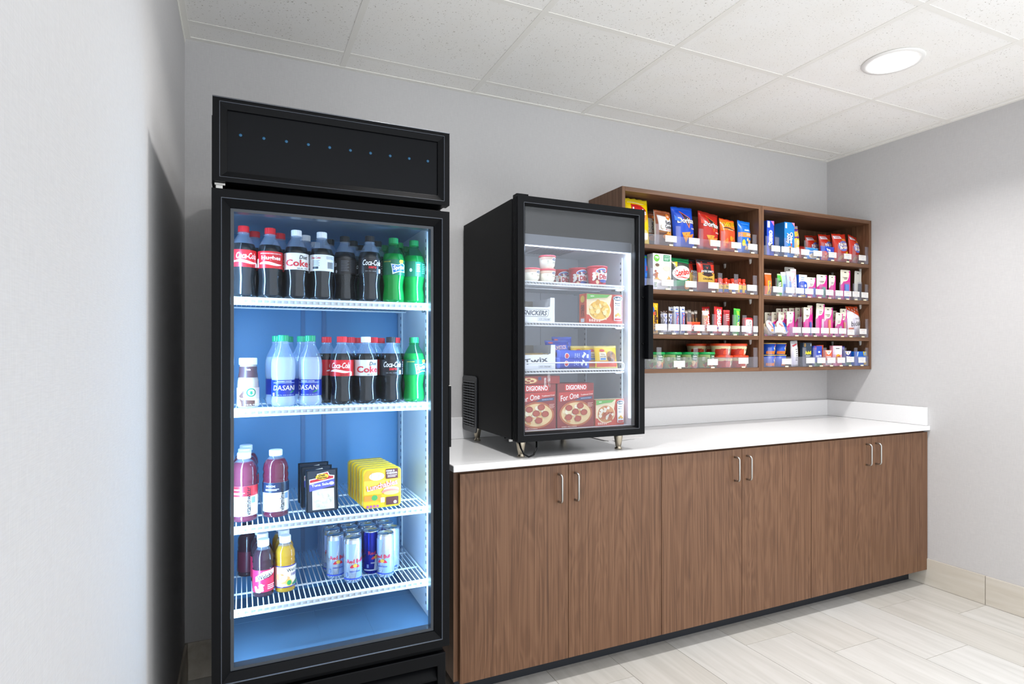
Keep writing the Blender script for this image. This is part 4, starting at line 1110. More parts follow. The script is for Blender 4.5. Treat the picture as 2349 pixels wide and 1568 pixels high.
def display_tray(loc, label, word, shear, sub):
    w, h, d = 0.176, 0.100, 0.20
    t = thing('display_carton', label, 'carton', loc, 0, 'white display cartons in the freezer')
    c = P('#e6e9ee', 0.5)
    MB().box(-w / 2, w / 2, -d / 2, d / 2, 0, 0.002).build('carton_base', c, t)
    MB().prism([(-w / 2, 0.002), (w / 2, 0.002), (w / 2, h), (w / 2 - 0.020, h), (w / 2 - 0.022, 0.064), (w / 2 - 0.034, 0.060), (-w / 2, 0.058)], -d / 2, -d / 2 + 0.0015).build('carton_front', c, t)
    MB().box(-w / 2, w / 2, d / 2 - 0.0015, d / 2, 0.002, h).build('carton_back', P('#8b8578', 0.6), t)
    for x in (-w / 2, w / 2 - 0.0015):
        MB().box(x, x + 0.0015, -d / 2 + 0.0015, d / 2 - 0.0015, 0.002, h).build('carton_side', c, t)
    p = Print(w, h, flat_fn(-d / 2))
    p.text(word, -0.02, 0.36, 0.62, 0.22, '#3c4450', rot=(0.0 if shear else 0.12), shear=shear, bold=0.02)
    if shear: p.poly([(-0.70, 0.21), (0.56, 0.21), (0.64, 0.24), (0.70, 0.50), (0.60, 0.51), (-0.66, 0.51), (-0.74, 0.47)], '#59616c').poly([(-0.68, 0.225), (0.56, 0.225), (0.62, 0.25), (0.68, 0.49), (0.60, 0.495), (-0.64, 0.495), (-0.72, 0.46)], '#e6e9ee').text(word, -0.02, 0.36, 0.62, 0.20, '#3c4450', shear=shear, bold=0.03)
    p.rect(0.12, 0.78, 0.06, 0.16, '#9aa2ac').rect(0.13, 0.77, 0.07, 0.15, '#e6e9ee').text(sub, 0.45, 0.11, 0.28, 0.05, '#59616c', shear=0.2)
    p.build(t)
    return t
display_tray((1.288, -0.440, FS[2] + 0.0005), 'white open display carton with slanted dark lettering, above the gold bars', 'SNICKERS', 0.3, 'ICE CREAM')
display_tray((1.291, -0.440, FS[1] + 0.0005), 'white open display carton holding gold-wrapped ice cream bars', 'Twix', 0.0, 'ICE CREAM')
def bar_pack(loc, label, w, h, t, col, name='ice_cream_bar', cat='ice cream bar', art=None, rot=(0, 0, 0), group=None, seed=1, crimp=None, step=0.012):
    o = thing(name, label, cat, loc, 0, group)
    o.rotation_euler = rot
    fn = pillow(o, 'wrapper', w, h, t, col, seed, crimp, 8, 12)
    if art:
        p = Print(w, h, fn, step); art(p); p.build(o, 'wrapper_print', 0.3)
    return o
for k, (y, z) in enumerate(((-0.512, 0.0125), (-0.472, 0.0125), (-0.500, 0.0375), (-0.455, 0.040))):
    bar_pack((1.291 - 0.075, y, FS[1] + 0.010 + z), 'gold-wrapped ice cream bar in the white carton, %s of four' % ['front', 'second', 'upper front', 'upper rear'][k], 0.036, 0.150, 0.020, '#a8905a', rot=(0, radians(90), 0), group='gold-wrapped ice cream bars', seed=k + 3, crimp='#cbb98a',
             art=lambda p: p.rect(-0.8, 0.8, 0.82, 0.97, '#dfe6ea').wave(-0.8, 0.8, 0.5, 0.1, 0.02, '#c8b070'))

def frozen_box(loc, label, w, h, d, spec, rotz=0.0):
    t = thing('frozen_meal_box', label, 'frozen meal', loc, rotz, 'boxed frozen meals in the freezer')
    fn = carton(t, w, h, d, '#cf4a34', '#d8603e', '#c8c8a0')
    p = Print(w, h, fn)
    p.poly([(-0.98, 0.98), (-0.98, 0.30), (0.10, 0.12), (0.42, 0.98)], '#efd9b0').ell(-0.28, 0.45, 0.64, 0.36, '#f3e2b8', 28).ell(-0.28, 0.45, 0.58, 0.32, spec, 28)
    p.blobs(-0.28, 0.45, 0.52, 0.27, 34, ['#f2c352', '#f6d272', '#e0a83c', '#f8e0a0'] if spec == '#f0be4c' else ['#c86a3c', '#efe0c8', '#d89a5a', '#b0502c', '#f4ead8'], 11, 0.085)
    p.poly([(-0.98, 0.98), (-0.60, 0.98), (0.30, 0.98), (0.10, 0.88), (-0.40, 0.86), (-0.98, 0.80)], '#6ab04c').text('NEW', -0.70, 0.91, 0.10, 0.05, '#e8f4dc')
    p.rect(0.48, 0.92, 0.10, 0.86, '#e8e8e4').ell(0.70, 0.86, 0.26, 0.09, '#e8e8e4', 20).ell(0.70, 0.86, 0.24, 0.075, '#3e454c', 20).text("Stouffer's", 0.70, 0.86, 0.19, 0.075, '#f2f2f0', shear=0.2, bold=0.02)
    p.text('Macaroni' if spec == '#f0be4c' else 'Lasagna', 0.70, 0.70, 0.15, 0.05, '#4a4038').text('& Cheese' if spec == '#f0be4c' else 'Meat Sauce', 0.70, 0.63, 0.15, 0.05, '#4a4038').lines(0.56, 0.84, 0.46, 0.56, 2, '#a0988c')
    p.blobs(0.70, 0.30, 0.12, 0.06, 8, ['#e8b848', '#d89838'], 4, 0.05).rect(0.52, 0.88, 0.12, 0.18, '#c83a3a').text('OVEN', -0.75, 0.08, 0.1, 0.04, '#f0d8c8')
    for k in range(5): p.rect(-0.90 + k * 0.13, -0.81 + k * 0.13, 0.05, 0.14, '#efc0b0')
    p.build(t)
    s_ = Print(d, h, lambda u, v, q: (-w / 2 - q, u, v)); s_.ell(0, 0.82, 0.6, 0.12, '#e8c050').text("STOUFFER'S", 0, 0.42, 0.40, 0.5, '#5a1a14', rot=pi / 2).rect(-0.5, 0.5, 0.04, 0.16, '#dfe4ea')
    s_.build(t, 'printed_side')
    return t
frozen_box((1.623, -0.505, FS[2] + 0.0005), 'red frozen meal box picturing yellow macaroni', 0.186, 0.126, 0.055, '#f0be4c', 0.02)
frozen_box((1.644, -0.520, 0.9905), 'small red frozen meal box picturing pasta with sauce, on the freezer floor', 0.145, 0.112, 0.045, '#d8945a', 0.0)

def pizza_box(loc, label, flat=False):
    w, h, d = 0.176, 0.184, 0.042
    t = thing('frozen_pizza_box', label, 'frozen pizza', loc, 0, 'red frozen pizza boxes')
    fn = carton(t, w, h, d, '#8c1e1c', '#7a1a18', '#8c1e1c')
    p = Print(w, h, fn)
    p.poly([(-0.60, 0.84), (0.62, 0.84), (0.62, 0.98), (-0.60, 0.98)], '#d03028').text('DIGIORNO', 0.02, 0.91, 0.55, 0.105, '#ffffff', bold=0.02)
    p.poly([(-0.92, 0.60), (-0.4, 0.62), (0.92, 0.74), (0.98, 0.83), (-0.92, 0.80)], '#c23028').text('For One', -0.35, 0.70, 0.50, 0.13, '#f4f0ea', rot=0.16, shear=0.2, bold=0.01).text('Traditional Crust', 0.60, 0.745, 0.34, 0.035, '#f2d8cc', rot=0.06)
    p.poly([(-0.1, 0.60), (0.9, 0.64), (0.9, 0.70), (0.25, 0.685)], '#3c4468').text('PEPPERONI PIZZA', 0.55, 0.66, 0.28, 0.025, '#b8c0dc', rot=0.05)
    p.ell(0.0, 0.32, 0.90, 0.29, '#b8602e', 32).ell(0.0, 0.32, 0.80, 0.25, '#e8c890', 32).blobs(0, 0.32, 0.7, 0.2, 20, ['#f0dcae', '#d8924a', '#f4e8c8'], 7, 0.09)
    for a, b in ((-0.40, 0.45), (0.22, 0.49), (-0.05, 0.36), (0.42, 0.34), (-0.42, 0.24), (0.08, 0.20)): p.ell(a, b, 0.19, 0.068, '#a03a22', 18).ell(a, b - 0.005, 0.14, 0.05, '#b44a30', 16)
    p.text('KEEP FROZEN', -0.4, 0.03, 0.4, 0.02, '#e8c8b8').lines(0.62, 0.9, 0.46, 0.56, 4, '#d8a090')
    p.build(t)
    return t
pz = pizza_box((1.476, -0.520, 0.9905), 'red frozen pizza box standing in the middle of the freezer floor')
copy_tree(pz, (1.2925, -0.520, 0.9905), 0, 'red frozen pizza box cut off by the freezer door frame')
copy_tree(pz, (1.476, -0.474, 0.9905), 0, 'red frozen pizza box standing right behind the middle one')
copy_tree(pz, (1.2925, -0.474, 0.9905), 0, 'red frozen pizza box right behind the one cut off by the frame')
t = thing('frozen_pizza_box', 'red frozen pizza box lying flat on top of the standing ones', 'frozen pizza', (1.300, -0.455, 1.1752), 0, 'red frozen pizza boxes')
fn = carton(t, 0.196, 0.032, 0.176, '#98241f', '#7a1a18', '#98241f')
p = Print(0.196, 0.032, fn); p.ell(-0.45, 0.45, 0.42, 0.42, '#b8602e', 24).ell(-0.45, 0.45, 0.36, 0.34, '#e8c890', 24)
for a, b in ((-0.62, 0.35), (-0.45, 0.62), (-0.30, 0.40), (-0.48, 0.25)): p.ell(a, b, 0.09, 0.12, '#a03a22', 12)
p.text('For One', 0.48, 0.62, 0.34, 0.35, '#f4e8e0', rot=pi * 0.999, shear=0.2).text('DIGIORNO', 0.30, 0.20, 0.30, 0.20, '#f4e8e0', rot=pi * 0.999).rect(-0.02, 0.12, 0.5, 0.9, '#3c4468'); p.build(t)

def art_cone(p): p.rect(-0.9, 0.9, 0.40, 0.72, '#4a6ad8').text('DRUMSTICK', 0.0, 0.55, 0.70, 0.24, '#e04a5a', rot=0.1, bold=0.05).text('DRUMSTICK', 0.0, 0.55, 0.68, 0.22, '#f4f0f4', rot=0.1, bold=0.01).blobs(0, 0.25, 0.7, 0.12, 6, ['#5a3a30', '#2a44a8'], 3, 0.16).ell(-0.6, 0.84, 0.2, 0.05, '#e85a5a')
def art_cone_long(p): p.wave(-0.6, 0.6, 0.75, 0.1, 0.03, '#e8f0ff').ell(0.1, 0.25, 0.55, 0.06, '#f0f0f4').ell(0.1, 0.25, 0.45, 0.045, '#d8404a').lines(-0.4, 0.5, 0.45, 0.62, 3, '#a8b8f0').rect(-0.2, 0.5, 0.84, 0.92, '#e9f0ff')
bx = FS[1] + 0.0005
bar_pack((1.448, -0.440, bx + 0.044), 'blue cone wrapper standing up behind the lying blue wrappers', 0.120, 0.078, 0.034, '#2f48b8', 'ice_cream_cone', 'ice cream', art_cone, (radians(-12), 0, 0.05), 'blue-wrapped ice cream cones', 2, '#5c78d8', 0.012)
bar_pack((1.490, -0.400, bx + 0.044), 'blue cone wrapper at the back, leaning behind the upright one', 0.090, 0.095, 0.032, '#3450c0', 'ice_cream_cone', 'ice cream', art_cone, (radians(-10), 0, -0.3), 'blue-wrapped ice cream cones', 3, '#5c78d8', 0.012)
for k, (x, y, z, rz) in enumerate(((1.395, -0.522, 0.0245, 0.03), (1.402, -0.512, 0.0565, -0.06), (1.410, -0.472, 0.0245, 0.0))):
    bar_pack((x, y, bx + z), ['blue cone wrapper lying at the front, lowest of the pile', 'blue cone wrapper lying on top of the lowest one', 'blue cone wrapper lying behind the lowest one'][k], 0.046, 0.160, 0.034, ['#2a40b0', '#3a5ccc', '#2a40b0'][k], 'ice_cream_cone', 'ice cream', art_cone_long, (0, radians(90), rz), 'blue-wrapped ice cream cones', 9 + k, '#4f70dc', 0.012)
def art_cookie(p): p.rect(-0.92, 0.92, 0.06, 0.30, '#e0583c').ell(0.36, 0.50, 0.48, 0.26, '#a8784a', 20).blobs(0.36, 0.5, 0.36, 0.18, 9, ['#6a4228', '#8a5c36'], 6, 0.09).rect(-0.72, -0.14, 0.34, 0.70, '#f0e4c8').text('TOLL', -0.43, 0.60, 0.20, 0.07, '#5a3a20').text('HOUSE', -0.43, 0.50, 0.24, 0.07, '#5a3a20').ell(-0.43, 0.78, 0.22, 0.06, '#d8484a', 14).rect(-0.66, -0.2, 0.36, 0.44, '#4a88c8')
for x, y, rz, lab in ((1.642, -0.520, 0.05, 'yellow frozen cookie sandwich pack, front one'), (1.618, -0.478, -0.08, 'yellow frozen cookie sandwich pack, second one'), (1.575, -0.440, -0.05, 'yellow frozen cookie sandwich pack, third one'), (1.667, -0.400, 0.0, 'yellow frozen cookie sandwich pack standing at the back by the liner')):
    bar_pack((x, y, bx + 0.0), lab, 0.118, 0.098, 0.030, '#f0c828', 'cookie_sandwich_pack', 'ice cream', art_cookie, (radians(-8), 0, rz), 'yellow cookie sandwich packs', int(x * 1000) % 17, '#f4e08a', 0.012)

# ------------------------------------------------------------------ wall shelf: clear organiser trays
TR = {}
def organiser(u, row, divs, cards, label, div_h=0.105, lip_h=0.052, tall=(), clips=()):
    x0, x1 = UNITS[u][0] + 0.022, UNITS[u][1] - 0.022
    z = SH_Z[row] + 0.0004
    ox = (x0 + x1) / 2
    t = thing('shelf_organiser', label, 'organiser', (ox, -0.17, z), 0, 'clear acrylic organisers on the wall shelves')
    MB().box(x0 - ox, x1 - ox, -0.13, 0.13, 0, 0.0016).build('tray_base', 'acrylic', t)
    MB().box(x0 - ox, x1 - ox, -0.131, -0.129, 0.0016, lip_h).build('front_lip', 'acrylic', t)
    for k, x in enumerate(divs):
        m = MB().box(x - ox - 0.0007, x - ox + 0.0007, -0.1267, -0.1240, 0.0018, div_h)
        m.box(x - ox - 0.015, x - ox + 0.015, -0.1285, -0.1268, 0.0018, div_h)
        m.build('divider', 'acrylic', t)
    for k, (x, w, dz) in enumerate(cards):
        c = MB().box(x - ox - w / 2, x - ox + w / 2, -0.1325, -0.1316, 0.020 + dz, 0.052 + dz).build('price_card', P('#e2e0dd', 0.5), t)
        p = Print(w, 0.032, lambda a, b, d, x=x, dz=dz: (x - ox + a, -0.1325 - d, 0.020 + dz + b))
        p.lines(-0.55, 0.5, 0.62, 0.86, 1, '#d9c9c6').rect(-0.1, 0.35, 0.28, 0.42, '#cfd0d6')
        p.build(c, 'price_print')
        MB().box(x - ox - 0.012, x - ox + 0.012, -0.1335, -0.1312, 0.0005, 0.0075).build('card_clip', P('#f1e8c8', 0.5), t)
    return t
organiser(0, 3, (2.086, 2.222, 2.370, 2.520, 2.640, 2.745), [(1.99, 0.075, 0), (2.172, 0.072, 0), (2.322, 0.070, 0), (2.463, 0.068, 0), (2.608, 0.068, 0), (2.727, 0.066, 0)], 'clear organiser with price cards holding the chip bags')
organiser(0, 2, (2.062, 2.196, 2.330, 2.500, 2.612, 2.748), [(2.150, 0.075, 0), (2.300, 0.072, 0), (2.450, 0.070, 0), (2.590, 0.070, 0), (2.722, 0.068, 0)], 'clear organiser with price cards below the chip bags')
organiser(0, 1, (2.128, 2.196, 2.292, 2.390, 2.460, 2.535, 2.600, 2.672, 2.752), [(2.045, 0.02, 0), (2.110, 0.072, 0), (2.190, 0.070, 0), (2.268, 0.070, 0), (2.355, 0.070, 0), (2.440, 0.068, 0), (2.520, 0.067, 0), (2.600, 0.066, 0), (2.680, 0.066, 0), (2.748, 0.034, 0)], 'clear organiser with price cards holding the candy bars', 0.110)
organiser(0, 0, (2.100, 2.335, 2.555, 2.752), [(2.225, 0.072, -0.012), (2.445, 0.070, -0.004), (2.660, 0.070, 0.002)], 'clear organiser with price cards holding the lidded bowls', 0.108, 0.058)
organiser(1, 3, (2.842, 2.915, 2.985, 3.062, 3.145, 3.285, 3.425, 3.555, 3.668), [(2.900, 0.066, 0.004), (2.975, 0.062, 0.004), (3.050, 0.066, 0.002), (3.132, 0.066, 0), (3.235, 0.070, 0), (3.360, 0.066, 0), (3.492, 0.066, 0), (3.624, 0.064, 0)], 'clear organiser with price cards holding the cookie boxes')
organiser(1, 2, (2.918, 2.990, 3.048, 3.112, 3.186, 3.268, 3.360, 3.440, 3.560, 3.668), [(2.915, 0.070, 0), (3.012, 0.068, 0), (3.088, 0.067, 0), (3.165, 0.067, 0), (3.250, 0.064, 0), (3.335, 0.064, 0), (3.418, 0.064, 0), (3.492, 0.064, 0), (3.566, 0.062, 0), (3.646, 0.062, -0.002)], 'clear organiser with price cards holding the travel toiletries', 0.100)
organiser(1, 1, (2.860, 3.025, 3.095, 3.150, 3.235, 3.310, 3.405, 3.482, 3.560, 3.672), [(2.930, 0.074, 0), (3.064, 0.066, 0), (3.140, 0.068, 0), (3.214, 0.068, 0), (3.295, 0.066, 0), (3.372, 0.066, 0), (3.446, 0.064, 0), (3.520, 0.062, -0.006), (3.630, 0.064, 0)], 'clear organiser with price cards holding the fruit cups and pink cards', 0.112)
organiser(1, 0, (2.860, 3.045, 3.130, 3.215, 3.300, 3.385, 3.470, 3.570, 3.672), [(2.985, 0.074, -0.004), (3.175, 0.070, 0), (3.265, 0.068, 0), (3.350, 0.068, 0), (3.435, 0.066, 0), (3.515, 0.066, 0.004), (3.620, 0.064, 0)], 'clear organiser with price cards holding the medicine boxes', 0.110, 0.058)

YFR = -0.2880
def zs(row): return SH_Z[row] + 0.0026
def pouch(name, label, cat, x, row, w, h, t, col, art=None, crimp=None, seed=0, rotz=0.0, dy=0.0, tilt=0.0, lean=0.0, group=None, dz=0.0, rough=0.28, step=0.014):
    o = thing(name, label, cat, (x, YFR + t / 2 + 0.004 + dy, zs(row) + dz + abs(tilt) * w / 2), rotz, group, (0, tilt))
    fn = pillow(o, 'bag', w, h, t, col, seed, crimp, 12, 16, rough, lean)
    if art:
        p = Print(w, h, fn, step); art(p); p.build(o, 'bag_print', 0.3)
    return o
def box_(name, label, cat, x, row, w, h, d, col, art=None, side=None, top=None, rotz=0.0, dy=0.0, tilt=0.0, group=None, dz=0.0):
    o = thing(name, label, cat, (x, YFR + d / 2 + 0.003 + dy, zs(row) + dz + abs(tilt) * w / 2), rotz, group, (0, tilt))
    fn = carton(o, w, h, d, col, side, top)
    if art:
        p = Print(w, h, fn); art(p); p.build(o)
    return o

# ---- top row, unit by the freezer: chip bags
GC = 'chip bags on the top wall shelf'
def art_lays(p):
    p.ell(0.05, 0.66, 0.66, 0.22, '#f6a81c', 24).poly([(-0.50, 0.87), (0.30, 0.85), (0.66, 0.75), (0.66, 0.55), (0.20, 0.53), (-0.46, 0.59), (-0.56, 0.73)], '#c4201f').text("Lay's", 0.06, 0.70, 0.56, 0.17, '#ffffff', rot=-0.10, shear=0.12, bold=0.035)
    p.ell(0.3, 0.18, 0.52, 0.13, '#f0d890', 20, 0.4).ell(0.05, 0.12, 0.40, 0.09, '#e8c468', 18, -0.2).wave(-0.75, 0.75, 0.90, 0.03, 0.01, '#fff6b0')
pouch('chip_bag', 'tall yellow potato chip bag with red banner, beside the freezer', 'chips', 2.002, 3, 0.156, 0.232, 0.060, '#f0d000', art_lays, '#f2dc30', 4, 0.05, 0.004, 0.0, 0.02, GC)
def art_kettle(p):
    p.rect(-0.97, 0.97, 0.03, 0.36, '#5a3424').poly([(-0.97, 0.36), (0.97, 0.36), (0.97, 0.42), (-0.2, 0.40), (-0.97, 0.44)], '#8a5a34').rect(-0.97, -0.80, 0.30, 0.96, '#8a4a2c').poly([(-0.97, 0.86), (0.97, 0.80), (0.97, 0.97), (-0.97, 0.97)], '#8a4a2c')
    p.ell(0.42, 0.82, 0.26, 0.09, '#f0a030').ell(0.42, 0.83, 0.22, 0.06, '#c42a24').text("Lay's", 0.42, 0.83, 0.16, 0.05, '#ffffff', bold=0.03)
    p.text('Kettle', 0.42, 0.66, 0.40, 0.11, '#3c3a40').text('Cooked', 0.42, 0.54, 0.52, 0.11, '#3c3a40').ell(-0.42, 0.52, 0.20, 0.07, '#b8a888').ell(-0.42, 0.52, 0.16, 0.055, '#dcdcdc').text('MESQUITE BBQ', 0.35, 0.45, 0.44, 0.03, '#c05a50')
    p.poly([(0.0, 0.34), (0.3, 0.42), (0.5, 0.30)], '#e8a040').poly([(0.35, 0.32), (0.6, 0.44), (0.85, 0.28)], '#d89030').ell(0.1, 0.26, 0.5, 0.07, '#c87828')
k1 = pouch('chip_bag', 'silver and brown kettle chip bag, front one', 'chips', 2.156, 3, 0.116, 0.184, 0.050, '#d8d8da', art_kettle, '#8a4a2c', 6, 0.12, 0, 0, 0.01, GC)
copy_tree(k1, (2.120, -0.196, zs(3)), 0.0, 'silver and brown kettle chip bag peeking out behind the front one')
def art_dor(dark, light):
    def f(p):
        p.poly([(-0.40, 0.90), (0.50, 0.72), (0.20, 0.46)], '#e8702a').poly([(-0.34, 0.87), (0.42, 0.72), (0.18, 0.51)], dark).text('Doritos', 0.10, 0.66, 0.86, 0.15, '#14161c', bold=0.08).text('Doritos', 0.10, 0.66, 0.84, 0.14, '#ffffff', bold=0.025)
        p.poly([(-0.45, 0.36), (0.35, 0.38), (0.0, 0.12)], '#e89a34').poly([(0.12, 0.30), (0.72, 0.34), (0.40, 0.10)], '#e0882a').blobs(-0.05, 0.28, 0.25, 0.06, 8, ['#c8701e', '#f2b450'], 3, 0.05).text('COOL RANCH' if light else 'NACHO CHEESE', 0.62, 0.46, 0.22, 0.04, '#f0e0d8')
        p.poly([(-0.90, 0.80), (-0.4, 0.62), (-0.90, 0.66)], '#3a7ae8' if light else '#d84838')
    return f
pouch('chip_bag', 'bright blue tortilla chip bag', 'chips', 2.297, 3, 0.150, 0.212, 0.056, '#1048c0', art_dor('#101c40', True), '#1c58d0', 9, 0.08, 0.004, radians(-3), 0.01, GC)
pouch('chip_bag', 'red tortilla chip bag', 'chips', 2.452, 3, 0.148, 0.200, 0.056, '#b02218', art_dor('#28100c', False), '#8c2018', 12, 0.08, 0.002, radians(4), 0.01, GC)
def art_puff(p):
    p.poly([(-0.97, 0.62), (0.97, 0.72), (0.97, 0.97), (-0.97, 0.97)], '#e8741a').text('CHEETOS', 0.05, 0.84, 0.92, 0.15, '#16120c', rot=0.12, bold=0.09).text('CHEETOS', 0.05, 0.84, 0.90, 0.14, '#f4d420', rot=0.12, bold=0.02).wave(-0.9, 0.9, 0.70, 0.04, 0.02, '#16120c').text('Crunchy', 0.1, 0.66, 0.34, 0.05, '#f4d8a0', shear=0.3)
    p.blobs(0.0, 0.26, 0.8, 0.16, 16, ['#f08a1e', '#e8701a', '#f4a23a', '#d85a14'], 9, 0.16).rect(-0.97, 0.97, 0.03, 0.10, '#b81c1c')
pouch('chip_bag', 'orange cheese puff bag', 'chips', 2.588, 3, 0.118, 0.178, 0.050, '#d8481a', art_puff, '#d8481a', 15, 0.1, 0.002, radians(2), 0.01, GC)
def art_bluesnack(p):
    p.rect(-0.97, 0.97, 0.50, 0.64, '#f08a3c').text('snacks', 0.1, 0.72, 0.40, 0.07, '#d8e8ff', bold=0.02).blobs(0.35, 0.28, 0.5, 0.18, 14, ['#e8c48c', '#d8a868', '#f2d8a8'], 5, 0.14).ell(-0.45, 0.32, 0.22, 0.10, '#e8d030').lines(-0.1, 0.7, 0.53, 0.61, 2, '#fbd8b8').rect(-0.6, 0.6, 0.88, 0.92, '#3a86e0')
pouch('snack_bag', 'small bright blue snack bag with orange band, last in the chip row', 'snack', 2.702, 3, 0.102, 0.178, 0.046, '#0a66c8', art_bluesnack, '#0a66c8', 18, 0.1, 0.0, 0, 0.0, GC)

# ---- second row
GD = 'snacks on the second wall shelf beside the freezer'
pouch('snack_bag', 'blue snack mix bag mostly hidden behind the freezer', 'snack', 2.010, 2, 0.098, 0.172, 0.05, '#1a5cb4', lambda p: p.text('X', 0.72, 0.60, 0.26, 0.14, '#c8302c', bold=0.06).rect(0.4, 0.95, 0.36, 0.46, '#2f80d8').poly([(0.2, 0.97), (0.95, 0.97), (0.95, 0.9)], '#2f9a50'), '#14489a', 21, 0.1, 0.0, 0.0, 0.0, GD)
def art_go(p):
    p.ell(-0.60, 0.87, 0.30, 0.10, '#6abf3c', 22).text('go', -0.60, 0.875, 0.20, 0.09, '#ffffff', bold=0.03).rect(0.12, 0.82, 0.80, 0.97, '#1f8a5a').text('GLUTEN FREE', 0.47, 0.93, 0.28, 0.03, '#e0f4e8').lines(0.2, 0.76, 0.82, 0.90, 2, '#cfeadc').lines(0.25, 0.75, 0.70, 0.76, 2, '#cfe0c8')
    p.ell(-0.55, 0.66, 0.34, 0.06, '#d8d0c4').ell(-0.55, 0.68, 0.22, 0.045, '#6a5040').ell(0.5, 0.60, 0.42, 0.07, '#f0e0c0').poly([(-0.9, 0.28), (0.9, 0.24), (0.9, 0.34), (0.2, 0.50), (-0.4, 0.46)], '#e0b070').ell(0.05, 0.38, 0.58, 0.12, '#ece4d4', 24).blobs(-0.75, 0.42, 0.2, 0.12, 8, ['#a05a48', '#b87a60'], 3, 0.10).lines(-0.9, -0.6, 0.06, 0.2, 3, '#8fae7c').lines(0.6, 0.9, 0.06, 0.2, 3, '#8fae7c')
box_('snack_box', 'white carton picturing a bowl, with round green mark', 'snack', 2.130, 2, 0.118, 0.180, 0.045, '#f4f3ef', art_go, '#e2e0da', '#f4f3ef', 0.03, 0, 0, GD)
def art_combo(p):
    p.poly([(-0.97, 0.90), (0.97, 0.84), (0.97, 0.97), (-0.97, 0.97)], '#128a50').poly([(-0.97, 0.28), (0.97, 0.42), (0.97, 0.20), (-0.97, 0.12)], '#128a50').ell(0.0, 0.54, 0.92, 0.22, '#f4f0ec', 28, 0.10).text('Combos', 0.0, 0.56, 0.80, 0.20, '#d8281f', rot=0.16, bold=0.05).wave(-0.6, 0.8, 0.40, 0.03, 0.01, '#d8281f')
    p.poly([(-0.85, 0.84), (-0.3, 0.88), (-0.5, 0.70)], '#f0c020').ell(0.55, 0.20, 0.34, 0.14, '#e8a040', 14).ell(0.50, 0.18, 0.20, 0.07, '#f4d8a0', 12).text('PIZZERIA', -0.5, 0.10, 0.3, 0.04, '#20281c').text('PRETZEL', -0.5, 0.05, 0.3, 0.04, '#20281c')
pouch('snack_bag', 'dark grey and green pretzel snack bag with white oval', 'snack', 2.267, 2, 0.142, 0.172, 0.05, '#3c423c', art_combo, '#128a50', 24, 0.08, 0.002, 0.0, 0.01, GD)
def art_jerky(p):
    p.rect(-0.97, 0.97, 0.86, 0.97, '#26242a').text('110', -0.60, 0.91, 0.2, 0.055, '#e03a2a').text('PROTEIN', 0.5, 0.90, 0.32, 0.04, '#e03a2a').rect(-0.97, 0.97, 0.30, 0.58, '#c8a040').poly([(-0.45, 0.84), (0.45, 0.84), (0.52, 0.52), (0.0, 0.46), (-0.52, 0.52)], '#26242a')
    p.poly([(-0.14, 0.78), (0.0, 0.70), (0.14, 0.78), (0.0, 0.73)], '#e03a2a').poly([(-0.72, 0.55), (0.72, 0.55), (0.5, 0.50), (0.0, 0.46), (-0.5, 0.50)], '#3a1a1a').text("JACK LINK'S", 0.0, 0.62, 0.76, 0.085, '#101014', bold=0.08).text("JACK LINK'S", 0.0, 0.62, 0.74, 0.08, '#f4f2ee', bold=0.02).text('ORIGINAL', 0.0, 0.40, 0.56, 0.06, '#2a1c10', bold=0.02).rect(-0.97, 0.97, 0.03, 0.30, '#6a2420')
j1 = pouch('jerky_bag', 'red and gold jerky bag with black top, front one', 'snack', 2.436, 2, 0.128, 0.176, 0.034, '#c0301f', art_jerky, '#26242a', 27, 0.05, 0.004, 0.0, 0.01, GD)
copy_tree(j1, (2.405, -0.222, zs(2) + 0.003), 0.0, 'red and gold jerky bag half hidden behind the front one')
copy_tree(j1, (2.398, -0.180, zs(2) + 0.006), 0.0, 'red and gold jerky bag, deepest of the jerky bags')
def shot(loc, label):
    t = thing('energy_shot', label, 'bottle', loc, 0.2, 'small energy shot bottles with red caps')
    pr = [(0.0140, 0.0), (0.0160, 0.002), (0.0162, 0.050), (0.0150, 0.058), (0.0100, 0.064), (0.0095, 0.067)]
    MB().lathe(pr, 20).build('bottle_body', P('#d83c1c', 0.3), t)
    MB().lathe([(0.0165, 0.008), (0.0167, 0.049)], 20, cap0=False, cap1=False).build('label', P('#e8c020', 0.35), t)
    cap_mesh(0.0112, 0.067, 0.084, 12).build('cap', P('#e23c1c', 0.35), t)
    p = Print(0.038, 0.084, round_fn([(0.0169, 0.0), (0.0169, 0.084)]), 0.008); p.rect(-1, 1, 0.10, 0.30, '#2a4a8c').text('5', -0.3, 0.46, 0.14, 0.14, '#1c1c20').text('hour', 0.25, 0.45, 0.36, 0.10, '#1c1c20'); p.build(t, 'label_print')
    return t
sh = shot((2.545, -0.245, zs(2)), 'small red-capped energy shot bottle, first in its front row')
for k, (x, y) in enumerate(((2.581, -0.252), (2.630, -0.250), (2.668, -0.262), (2.706, -0.255), (2.7335, -0.222))):
    copy_tree(sh, (x, y, zs(2)), 0.3 * k, 'small red-capped energy shot bottle, %s in its front row' % ORD[k + 1])
for k, (x, y) in enumerate(((2.553, -0.205), (2.592, -0.212), (2.640, -0.212), (2.690, -0.215))):
    copy_tree(sh, (x, y, zs(2)), 0.4 * k, 'small red-capped energy shot bottle, %s in its rear row' % ORD[k])

